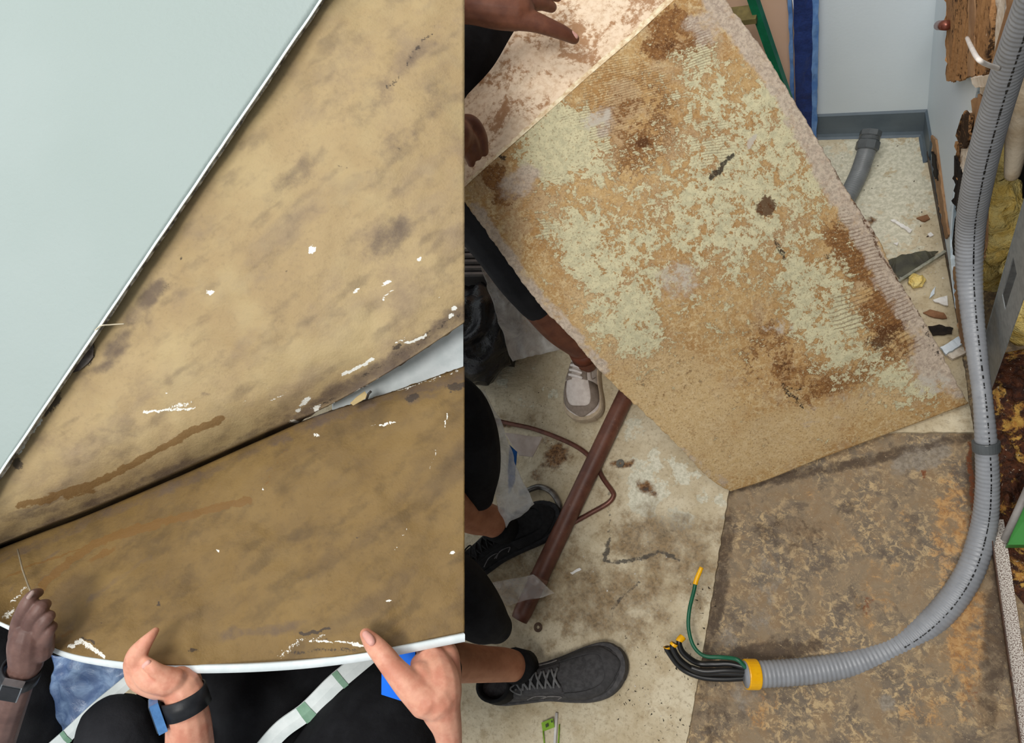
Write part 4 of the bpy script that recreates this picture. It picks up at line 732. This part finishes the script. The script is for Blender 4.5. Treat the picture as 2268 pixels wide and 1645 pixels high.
build('white_stick', tube([Fl(1233, 1578, .004), Fl(1231, 1610, .004), Fl(1228, 1660, .004)], .0034, 8), plain('white_stick', (226, 222, 218), (208, 204, 200)), label='thin white stick beside the lime green tag', cat='stick')
build('green_stalk', tube([Fl(1239, 1604, .003), Fl(1236, 1660, .003)], .0016, 8), M_lime, label='thin green stalk right of the white stick', cat='stick')
chip([(1262, 1268), (1284, 1257), (1288, 1260), (1268, 1272)], .004, M_chip, 'plaster_sliver', 'white sliver on the dirty floor between pipe and dark track', seed=20, th=.002)
# crumbs nobody could count
def crumbs(name, n, zones, smin, smax, mat, label, zf=0.0):
    vf = []
    for _ in range(n):
        x, y, rx, ry = random.choice(zones); c = Fl(random.gauss(x, rx*0.5), random.gauss(y, ry*0.5), zf); s = random.uniform(smin, smax)
        V = [c+Vector((random.uniform(-1, 1)*s*random.uniform(.5, 1.6), random.uniform(-1, 1)*s, 0)) for _ in range(3)]
        if (V[1]-V[0]).cross(V[2]-V[0]).length < 1e-8: continue
        vf.append((V+[sum(V, Vector())/3+Vector((0, 0, s*random.uniform(.4, .9)))], [(0, 1, 3), (1, 2, 3), (2, 0, 3), (2, 1, 0)]))
    build(name, join(*vf), mat, smooth=False, label=label, cat='debris', kind='stuff')
crumbs('black_crumbs', 170, [(1430, 1500, 90, 100), (1470, 1440, 80, 60), (1400, 1560, 60, 40), (1480, 1600, 60, 60), (1560, 1330, 30, 60), (1540, 1480, 60, 60)], .0012, .0042, M_blk, 'black wire crumbs scattered around the grey shoe toe', .0008)
crumbs('white_crumbs', 170, [(1440, 1420, 100, 50), (1400, 1250, 150, 60), (1480, 1350, 90, 90), (1440, 1530, 60, 60), (1300, 1300, 120, 80), (2050, 640, 50, 70)], .0008, .0028, M_chip, 'white plaster crumbs scattered over the dirty floor', .0008)
crumbs('dark_specks', 110, [(1170, 880, 120, 60), (1930, 420, 110, 100), (2040, 500, 40, 60), (1250, 960, 120, 50)], .0008, .003, plain('brown_speck', (66, 46, 32)), 'dark specks on the pale floor of the alcove', .0008)
# ================================================================ pulled wallboard sheets at the left
VD = (P(500, 800, 1.0)-CAMP).normalized()
M_B = brown_paper('brown_sheet_back', (176, 154, 114), (164, 141, 102), (149, 128, 98), (139, 120, 98), (185, 166, 123)); M_C = brown_paper('brown_sheet_shaded', (130, 105, 63), (117, 93, 53), (107, 85, 53), (98, 79, 55), (139, 114, 69))  # lower sheet: same brown, its shade painted in as a darker tone
STREAK = [lambda x, y, c: nfbm((x*0.8+y*-0.6)/170, (x*0.6+y*0.8)/60+40), lambda x, y, c: nfbm(x/130+7, y/130), lambda x, y, c: nfbm((x*0.8+y*-0.6)/90+30, (x*0.6+y*0.8)/28), []]
build('wall_left', slab([P(738, 700, 1.05), P(1026, 560, 1.05), P(1026, 960, 1.05), P(738, 960, 1.05)], VD*0.012), M_white, smooth=False, kind='structure', label='pale surface seen in the wedge between the two brown sheets')
# painted board
pb = empty('painted_wallboard', P(300, 900, 0.96), 'pale green-grey painted wallboard with a straight cut edge', 'wallboard')
ea, eb = (911, -300), (-345, 1550)
Va, Fa = grid(70, 90, lambda a, b: (lambda l, r: P(*(np.array(l)*(1-a)+np.array(r)*a)))((-420, -300+1850*b, 0.925), (max(-419, ea[0]+(eb[0]-ea[0])*b), ea[1]+(eb[1]-ea[1])*b, 0.925)))
build('painted_face', thick((Va, Fa), 70, 90, VD*0.003), M_pale, pb)
q = [P(ea[0]+(eb[0]-ea[0])*t+1.0*fbm(t, 0, 30, 1), ea[1]+(eb[1]-ea[1])*t, 0.925) for t in np.linspace(0, 1, 90)]; dn = P(600, 300, 0.93)-P(595.8, 297.2, 0.93)
V, F = [], []
for p in q:
    for m_ in (Vector(), dn, dn+VD*0.007, VD*0.007): V.append(p-VD*0.0006+m_)
for i in range(len(q)-1):
    for m_ in range(4): F.append((i*4+m_, i*4+(m_+1) % 4, i*4+4+(m_+1) % 4, i*4+4+m_))
build('cut_edge', (V, F), M_white, pb, smooth=False)
V, F = [], []
for k, p in enumerate(q):
    w = 0.4+1.0*abs(fbm(k, 2, 0.23, 3))
    for m_ in (VD*0.008, dn*(1+w)+VD*0.010, dn*(1+w)+VD*0.013, VD*0.013): V.append(p+m_)
for i in range(len(q)-1):
    for m_ in range(4): F.append((i*4+m_, i*4+(m_+1) % 4, i*4+4+(m_+1) % 4, i*4+4+m_))
build('ragged_underlayer', (V, F), plain('ragged_dark_layer', (92, 84, 76), (214, 208, 196), 70, 0.9, 0.4), pb, smooth=False)
# upper brown sheet
ctp = curve_px([(-300, 1285), (-70, 1075), (100, 800), (300, 515), (480, 250), (640, 12), (690, -62), (860, -64), (1029, -64)]); cbt = curve_px([(-300, 1328), (-70, 1236), (100, 1168), (200, 1130), (400, 1045), (600, 955), (700, 912), (800, 860), (900, 800), (1029, 714)])
def crease(x): return float(np.interp(x, [-300, -70, 100, 200, 400, 600, 700, 800, 900, 1029], [1328, 1236, 1168, 1130, 1045, 955, 912, 860, 800, 714]))
def bpt(a, b):
    t, o = ctp(a), cbt(a); bb = min(1, b/0.97); q = t*(1-bb)+o*bb; k = max(0, (b-0.97)/0.03); f = min(1, max(0, (700-o[0])/90)); q = q+np.array([0, -4*f*bb+22*f*k]); d = max(0, crease(q[0])-q[1]); w = math.exp(-(d/55)**1.3)*(1.0 if q[0] < 640 else max(0.25, 1-(q[0]-640)/300))
    Z = 0.95+0.07*w+0.16*k*f+0.008*fbm(q[0], q[1], 0.004, 2)
    if b > 0.995 and q[0] > 600: q = q+np.array([0, 5*fbm(q[0], 0, 0.05, 3)])
    return P(q[0], q[1], Z)
bs = empty('brown_sheet', P(500, 1000, 1.02), 'upper tan-brown stained sheet below the pale painted board', 'sheet')
V, F = grid(260, 240, bpt); o = build('sheet_face', thick((V, F), 260, 240, VD*0.004), M_B, bs)
masks(o, 'm1', [
    [(335, 655, 50, 20, -40, .95), (300, 700, 60, 30, -45, .6), (265, 760, 50, 24, -50, .75), (225, 812, 40, 18, -20, .6), (860, 530, 80, 40, -35, .7), (650, 395, 90, 40, -35, .5), (660, 470, 60, 40, 0, .45), (940, 110, 90, 18, -48, .55), (820, 220, 90, 50, -45, .45), (960, 230, 60, 40, -40, .5), (880, 330, 120, 50, -35, .4), (455, 872, 12, 6, 0, .6), (250, 955, 70, 8, 10, .4), (455, 755, 40, 12, -15, .4),
     ([(610, 960), (700, 905), (800, 845), (900, 785), (1030, 690)], 26, .75), ([(0, 1150), (120, 1130), (250, 1080)], 10, .5), ([(0, 1205), (200, 1122), (400, 1036), (600, 948)], 14, .65), ([(20, 1140), (150, 1105)], 5, .6)],  # long stroke following the crease paints its shade dark
    [([(40, 1120), (120, 1105), (200, 1075), (260, 1048), (330, 1008), (420, 958), (490, 926)], 8, 1.0), ([(150, 1100), (200, 1085)], 12, .8)],
    [(693, 547, 10, 6, -20, 1.2), (686, 551, 5, 3, 0, 1), (470, 652, 9, 5, 0, 1.1), (935, 571, 7, 4, -30, 1), (860, 628, 12, 4, -30, 1.1), ([(848, 658), (870, 644)], 2, .9), ([(785, 648), (797, 640)], 2.5, 1.0), (1005, 685, 7, 4, -20, 1), (968, 662, 8, 2, -30, .8), ([(760, 832), (800, 808), (822, 796)], 4, 1.1), ([(898, 757), (938, 740)], 4, 1.1), ([(872, 760), (895, 746)], 2, .8), (672, 890, 6, 14, 35, 1.1), (658, 907, 8, 5, 0, 1.1), (699, 903, 12, 7, -10, 1.1), (655, 931, 12, 4, 0, 1), ([(596, 888), (632, 864)], 2, .8),
     ([(318, 908), (350, 916), (430, 905)], 3, .85), (400, 900, 34, 10, -20, .62), (370, 872, 5, 3, 0, .9), (1000, 703, 5, 8, 0, 1), ([(720, 907), (790, 868), (850, 832)], 2, .75), ([(70, 975), (45, 1005)], 5, .9), ([(95, 930), (75, 965)], 5, .9), (560, 880, 60, 3, -30, .45)],
    [(200, 770, 10, 36, 10, 1), (170, 815, 20, 8, -30, .9), (120, 885, 10, 26, 28, 1.0), (105, 905, 8, 20, 30, .9), (38, 1028, 14, 14, 0, 1), ([(960, 60), (900, 150)], 3, .8), ([(860, 200), (890, 165)], 4, .6), ([(640, 935), (740, 885)], 3, .6), ([(800, 838), (880, 785), (1030, 690)], 4, .55), (365, 640, 22, 10, -45, .5), (408, 573, 3, 3, 0, .9), (640, 597, 4, 3, 0, .8), (875, 768, 16, 6, -35, .8), (940, 735, 24, 5, -30, .6), ([(850, 322), (890, 332)], 1.5, .6), ([(745, 368), (775, 375)], 1.5, .6)]])
masks(o, 'm2', STREAK)
# thread at the torn corner
build('thread', tube([Vector(p) for p in spline([tuple(P(205, 738, 0.93)), tuple(P(222, 722, 0.92)), tuple(P(245, 719, 0.925)), tuple(P(276, 717, 0.935))], 8)], 0.0009, 8), plain('pale_thread', (226, 216, 190)), label='short pale thread curling from the cut edge of the painted board', cat='thread')
build('torn_flap', slab(jag([P(208, 742, 0.944), P(206, 790, 0.944), P(186, 812, 0.944), P(160, 826, 0.944), P(150, 820, 0.944)], 0.002, 0.008, 4), VD*0.001), plain('dark_torn_flap', (72, 62, 56), (110, 104, 100), 60, 0.8), smooth=False, label='dark torn paper flap at the painted board edge', cat='scrap')
# lower brown sheet pulled towards us
ct2 = curve_px([(-70, 1240), (100, 1174), (200, 1136), (400, 1051), (600, 962), (720, 914), (830, 880), (920, 850), (1029, 811)]); cb2 = curve_px([(-70, 1345), (20, 1385), (110, 1430), (200, 1455), (370, 1472), (600, 1467), (800, 1446), (1029, 1402)])
def cpt(a, b):
    o = ct2(a); bb = max(0, (b-0.03)/0.97); q = o*(1-bb)+cb2(a)*bb; k = max(0, (0.03-b)/0.03); f = min(1, max(0, (700-o[0])/90)); q = q+np.array([0, 3*f*(1-bb)-3*f*k]); Z = 1.02-0.16*(bb**0.75)+0.165*k*f+0.010*fbm(q[0], q[1], 0.004, 5)
    if b < 0.005 and q[0] > 640: q = q+np.array([0, 4*fbm(q[0], 0, 0.04, 9)])
    return P(q[0], q[1], Z)
cs_ = empty('bent_sheet', P(500, 1470, 0.86), 'lower brown sheet in painted shade with white lower rim, pulled out by three hands', 'sheet')
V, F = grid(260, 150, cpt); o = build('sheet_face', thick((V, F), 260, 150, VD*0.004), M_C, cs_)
masks(o, 'm1', [
    [([(660, 945), (760, 915), (860, 880), (1030, 830)], 16, .7), (600, 1392, 80, 16, -8, .75), (520, 1405, 40, 18, -20, .7), (650, 1400, 60, 10, 0, .5), (220, 1330, 60, 12, -45, .35), ([(120, 1420), (250, 1290), (330, 1230)], 8, .5), (670, 1275, 26, 8, -25, .5), (790, 1275, 26, 6, -45, .4), ([(0, 1240), (200, 1150), (420, 1060), (640, 965)], 12, .6), ([(560, 1090), (640, 990)], 4, .5), ([(20, 1310), (130, 1215)], 5, .5), ([(60, 1320), (180, 1210)], 4, .5), (420, 1310, 50, 16, -40, .35), (930, 880, 40, 12, -10, .7)],  # stroke along the top left edge is crease shade painted in
    [([(95, 1300), (150, 1245), (200, 1205), (290, 1172), (430, 1133), (555, 1108)], 9, 1.0), (230, 1225, 40, 8, -25, .85), ([(20, 1280), (120, 1232), (190, 1205)], 3, .8), (545, 1110, 14, 5, -15, .8), (145, 1400, 20, 5, -35, .8), ([(590, 1075), (640, 990)], 2, .6)],
    [(855, 1327, 8, 4, 0, 1.1), (1000, 1224, 9, 4, -15, 1.1), (483, 1222, 4, 3, 0, 1), (585, 1085, 3, 3, 0, 1), ([(990, 912), (978, 950)], 2.5, .8), ([(972, 975), (950, 1050)], 1.5, .6), ([(905, 1165), (875, 1222)], 1.5, .7), ([(820, 948), (878, 932)], 2.5, .75), (700, 960, 14, 5, 20, .6), (18, 1358, 16, 10, -40, .7), ([(20, 1335), (60, 1300)], 4, .7), ([(1020, 820), (940, 845), (850, 872)], 2, .7),
     ([(150, 1432), (175, 1420), (230, 1452)], 7, .85), ([(620, 1452), (660, 1420), (720, 1412)], 8, .55), ([(680, 1420), (760, 1424), (810, 1430)], 2.5, .8)],
    [(915, 878, 20, 8, -5, .95), (1012, 855, 24, 8, -10, 1), ([(1003, 855), (998, 872)], 3, .9), ([(665, 1406), (732, 1397)], 3.5, 1.1), ([(640, 1448), (700, 1438), (800, 1440)], 4, .55), (725, 1418, 26, 4, 0, .6), (425, 1440, 20, 4, 0, .7), ([(180, 1412), (210, 1425)], 4, .8), (355, 1335, 6, 4, -40, .8), (795, 1192, 4, 3, 0, .7), (225, 1380, 6, 3, 0, .7), (580, 1186, 8, 5, 0, .5)]])
masks(o, 'm2', STREAK)
rm = curve_px([(-70, 1349, 0.866), (20, 1390, 0.864), (110, 1436, 0.862), (200, 1463, 0.86), (370, 1481, 0.858), (600, 1477, 0.857), (800, 1456, 0.857), (1029, 1412, 0.857)])
V, F = [], []
for k in range(121):
    t = k/120; x, y, Z = rm(t); h = 3.5+5.5*min(1, t*2.5); up = P(x, y-h, Z)-P(x, y, Z)
    for s, d in ((1, 0.004), (1, 0), (0.85, -0.0015), (-0.85, -0.0015), (-1, 0), (-1, 0.006)): V.append(P(x, y, Z)+up*s+VD*d)
    if k:
        for m_ in range(6): F.append((k*6-6+m_, k*6-6+(m_+1) % 6, k*6+(m_+1) % 6, k*6+m_))
build('white_rim', (V, F), M_white, cs_)
build('loose_wire', tube([P(39, 1216, 0.96), P(50, 1262, 0.92), P(64, 1300, 0.875), P(72, 1320, 0.85)], 0.0011, 8), plain('dull_wire', (150, 138, 116)), label='thin loose wire above the dark hand on the brown sheet', cat='wire')
build('paper_tab', slab(jag([P(775, 893, 1.0), P(808, 866, 1.0), P(816, 878, 1.0), P(800, 888, 1.0), P(782, 898, 1.0)], 0.0008, 0.01, 2), VD*0.002), plain('tan_tab', (186, 164, 116), (170, 148, 100)), smooth=False, label='small tan paper tab at the tip of the pale wedge', cat='scrap')
build('dark_splinter', tube([P(812, 884, 1.0), P(816, 872, 0.99), P(822, 866, 0.99)], 0.002, 6), plain('dark_splinter', (60, 56, 52)), label='tiny dark splinter sticking up in the pale wedge', cat='scrap')
# ================================================================ the three people holding it
M_strap = plain('black_strap', (30, 32, 36), (40, 42, 46), 40, 0.45); M_glass = plain('watch_glass', (52, 62, 72), (66, 80, 94), 14, 0.12, 0.02, 0.001, 0.6); M_sil = plain('silver_case', (176, 180, 184), (150, 156, 160), 40, 0.25, 0.05, 0.001, 0.6, 0.8)
def watch(par, c, axis, r, face_dir, w, case=M_sil, fc=M_glass, fw=0.017):
    """strap ring round the wrist, case and glass"""
    c, axis, fd = Vector(c), Vector(axis).normalized(), Vector(face_dir); fd = (fd-axis*fd.dot(axis)).normalized(); sd = axis.cross(fd)
    wt = empty('tmp', c, None, None) if False else None
    V, F = [], []; n = 36
    for k in range(n):
        a = 2*math.pi*k/n; d = fd*math.cos(a)+sd*math.sin(a); V += [c+d*r-axis*w, c+d*(r+.003)-axis*w, c+d*(r+.003)+axis*w, c+d*r+axis*w]
    for k in range(n):
        for m_ in range(4): F.append((k*4+m_, k*4+(m_+1) % 4, ((k+1) % n)*4+(m_+1) % 4, ((k+1) % n)*4+m_))
    b = build('watch', (V, F), M_strap, par)
    build('case', box(c+fd*(r+.006), axis*fw, fd*.005, sd*fw*0.86), case, b, smooth=False); build('glass', box(c+fd*(r+.0115), axis*fw*0.9, fd*.0008, sd*fw*0.76), fc, b, smooth=False)
# left: dark hand
a1 = empty('person', P(40, 1640, 0.95), 'person in black with a dark hand and square watch at the left edge', 'person')
h1 = [limb(pl(r)) for r in (
    [(-10, 1640, 0.90, 40), (22, 1560, 0.87, 34), (45, 1500, 0.85, 31), (60, 1465, 0.845, 33)], [(58, 1468, 0.845, 34), (60, 1430, 0.84, 38), (64, 1405, 0.838, 36)], [(90, 1440, 0.845, 26), (92, 1410, 0.842, 26)],
    [(42, 1408, 0.838, 21), (44, 1376, 0.832, 17), (60, 1338, 0.826, 16), (74, 1318, 0.832, 13), (86, 1312, 0.846, 10)],
    [(66, 1405, 0.838, 20), (72, 1372, 0.828, 16), (90, 1345, 0.828, 15), (101, 1338, 0.84, 12)],
    [(86, 1412, 0.84, 19), (92, 1386, 0.83, 15), (106, 1366, 0.832, 14), (111, 1364, 0.842, 11)],
    [(98, 1425, 0.842, 17), (106, 1402, 0.834, 13), (114, 1388, 0.838, 12), (116, 1390, 0.846, 10)])]
fused('arm', h1, SK_dusk, 0.0013, 3, parent=a1)
build('fingernail', limb(pl([(64, 1322, 0.817, 5), (72, 1312, 0.82, 5)]), 4, 10), skin('pale_nail', (170, 150, 144), (150, 130, 124)), a1)
wc = P(45, 1490, 0.848); wax = P(60, 1465, 0.845)-P(28, 1545, 0.865); watch(a1, wc, wax, 31*0.848/FOC+0.002, (CAMP-wc)+(P(0, 1480, 0.85)-wc)*3, 0.010, case=M_sil, fc=M_strap, fw=0.013)
fused('shirt', [limb(pl([(-60, 1380, 1.06, 90), (10, 1480, 1.05, 100), (50, 1580, 1.04, 105), (60, 1720, 1.04, 105)])), limb(pl([(20, 1660, 1.03, 100), (140, 1700, 1.06, 70)]))], M_black_cl, 0.006, 5, parent=a1)
# middle: fair hand with watch
a2 = empty('person', P(420, 1640, 0.95), 'person in black with a fair hand and black smartwatch holding the rim', 'person')
h2 = [limb(pl(r)) for r in (
    [(300, 1478, 0.838, 25), (303, 1452, 0.832, 23), (318, 1428, 0.83, 17), (333, 1410, 0.832, 12), (345, 1396, 0.84, 8)],
    [(298, 1470, 0.838, 24), (312, 1498, 0.84, 30), (345, 1512, 0.845, 33), (390, 1518, 0.85, 37), (412, 1532, 0.85, 38)],
    [(306, 1480, 0.832, 20), (330, 1506, 0.83, 24), (370, 1512, 0.835, 28)],
    [(324, 1466, 0.828, 12), (338, 1478, 0.822, 15), (356, 1490, 0.826, 18), (385, 1505, 0.836, 26)],
    [(400, 1505, 0.852, 30), (425, 1510, 0.87, 22), (410, 1470, 0.90, 16), (400, 1440, 0.91, 13)],
    [(406, 1524, 0.85, 40), (412, 1560, 0.852, 42), (418, 1610, 0.86, 48), (422, 1700, 0.88, 54)])]
fused('arm', h2, SK_pink, 0.0018, 5, parent=a2)
build('fingernail', limb(pl([(321, 1474, 0.8205, 7), (328, 1468, 0.8195, 7)]), 4, 10), M_nail, a2)
wc = P(410, 1552, 0.853); watch(a2, wc, P(412, 1560, 0.852)-P(398, 1520, 0.85), 43*0.852/FOC+0.001, (CAMP-wc).normalized()*0.5+(P(340, 1580, 0.853)-wc).normalized(), 0.012, case=plastic('blue_lit_case', (96, 148, 206), (70, 110, 160), 0.2), fc=M_glass, fw=0.019)
fused('trousers', [limb(pl([(440, 1490, 1.09, 90), (560, 1520, 1.08, 110), (600, 1600, 1.08, 120), (560, 1720, 1.08, 120)])), limb(pl([(540, 1480, 1.10, 90), (700, 1470, 1.10, 70), (800, 1420, 1.12, 60)])), limb(pl([(380, 1560, 1.06, 80), (400, 1700, 1.06, 100)]))], M_black_cl, 0.006, 5, parent=a2)
fused('trouser_knee', [limb(pl([(256, 1622, 0.98, 82), (262, 1660, 0.99, 96), (280, 1760, 1.02, 110)]))], M_char_cl, 0.005, 5, parent=a2)
# right: big hand with thumb on the rim
a3 = empty('person', P(960, 1640, 0.9), 'person in black whose large fair thumb presses the right end of the rim', 'person')
h3 = [limb(pl(r)) for r in (
    [(810, 1404, 0.842, 14), (826, 1424, 0.83, 21), (850, 1452, 0.822, 25), (872, 1480, 0.82, 27), (905, 1515, 0.82, 34), (945, 1545, 0.825, 46)],
    [(960, 1470, 0.86, 40), (972, 1515, 0.84, 50), (976, 1565, 0.835, 46), (992, 1620, 0.84, 32), (1000, 1700, 0.86, 24)],
    [(935, 1505, 0.835, 40), (965, 1545, 0.83, 50)], [(930, 1470, 0.862, 22), (960, 1450, 0.875, 26), (985, 1448, 0.878, 30), (995, 1500, 0.86, 28)],
    [(950, 1470, 0.875, 24), (935, 1420, 0.90, 17), (925, 1380, 0.91, 14)], [(985, 1465, 0.875, 24), (975, 1410, 0.90, 17), (968, 1370, 0.91, 14)])]
fused('arm', h3, SK_pink, 0.002, 6, parent=a3)
build('thumbnail', limb(pl([(810, 1404, 0.8285, 8), (818, 1414, 0.822, 10), (823, 1421, 0.8185, 9)]), 5, 14), M_nail, a3)
fused('trousers', [limb(pl([(950, 1490, 1.05, 75), (890, 1545, 1.03, 108), (830, 1630, 1.0, 140), (780, 1740, 1.0, 170)])), limb(pl([(960, 1600, 1.02, 60), (930, 1720, 1.02, 90)]))], M_black_cl, 0.006, 5, parent=a3)
# blue card, straps, blue film bag
build('blue_card', slab([P(846, 1440, 0.90), P(920, 1440, 0.90), P(914, 1560, 0.90), P(845, 1538, 0.90)], VD*0.0015), plain('blue_card', (0, 118, 250), (0, 108, 236), 5, 0.5, 0.02), smooth=False, label='bright blue card behind the large thumb', cat='card')
M_wst = plain('white_strap', (232, 240, 240), (216, 226, 226), 30, 0.6, 0.2)
def strap(label, path, w, bands):
    e = empty('white_strap', P(*path[len(path)//2]), label, 'strap'); q = spline(path, 14); n = len(q); V, F = [], []
    tang = [(q[min(i+1, n-1)]-q[max(i-1, 0)])[:2] for i in range(n)]
    def rib(i, s, d): t = tang[i]/np.linalg.norm(tang[i]); x, y, Z = q[i]; return P(x-t[1]*s, y+t[0]*s, Z)+VD*d
    for i in range(n): V += [rib(i, -w, 0), rib(i, 0, -0.002), rib(i, w, 0), rib(i, w, 0.003), rib(i, -w, 0.003)]
    for i in range(n-1):
        for m_ in range(5): F.append((i*5+m_, i*5+(m_+1) % 5, i*5+5+(m_+1) % 5, i*5+5+m_))
    build('webbing', (V, F), M_wst, e, smooth=False)
    for b0, b1 in bands:
        i0, i1 = int(b0*(n-1)), int(b1*(n-1)); V, F = [], []
        for i in range(i0, i1+1): V += [rib(i, -w-1, -.001), rib(i, 0, -0.0035), rib(i, w+1, -.001)]
        for i in range(i1-i0): F += [(i*3, i*3+1, i*3+4, i*3+3), (i*3+1, i*3+2, i*3+5, i*3+4)]
        build('green_band', (V, F), plain('green_band', (136, 172, 150), (116, 156, 130), 40, 0.6), e, smooth=False)
strap('white strap with green bands between the black trousers', [(560, 1690, 0.99), (620, 1620, 0.985), (680, 1575, 0.98), (735, 1520, 0.98), (770, 1490, 0.985), (830, 1440, 1.0)], 20, [(0.36, 0.43), (0.68, 0.75)])
strap('white strap beside the blue film and dark knee', [(90, 1680, 1.0), (150, 1628, 0.995), (210, 1572, 0.99), (260, 1530, 0.99), (320, 1480, 1.0)], 14, [(0.22, 0.26)])
def bfilm():
    s = NT('blue_grey_film'); n = s.noise(16, 6, 0.65, 1.5); return s.fin(s.mix(s.step(n, 0.35, 0.68), S(82, 106, 148), S(146, 172, 206)), 0.28, n, 0.6, 0.006, 0.5)
crumple('blue_film_bag', [(120, 1440, 1.02), (310, 1480, 1.0), (260, 1560, 1.0), (100, 1660, 1.02)], 40, 0.012, bfilm(), 4, label='crumpled blue grey plastic film below the sheet rim', cat='plastic sheet')
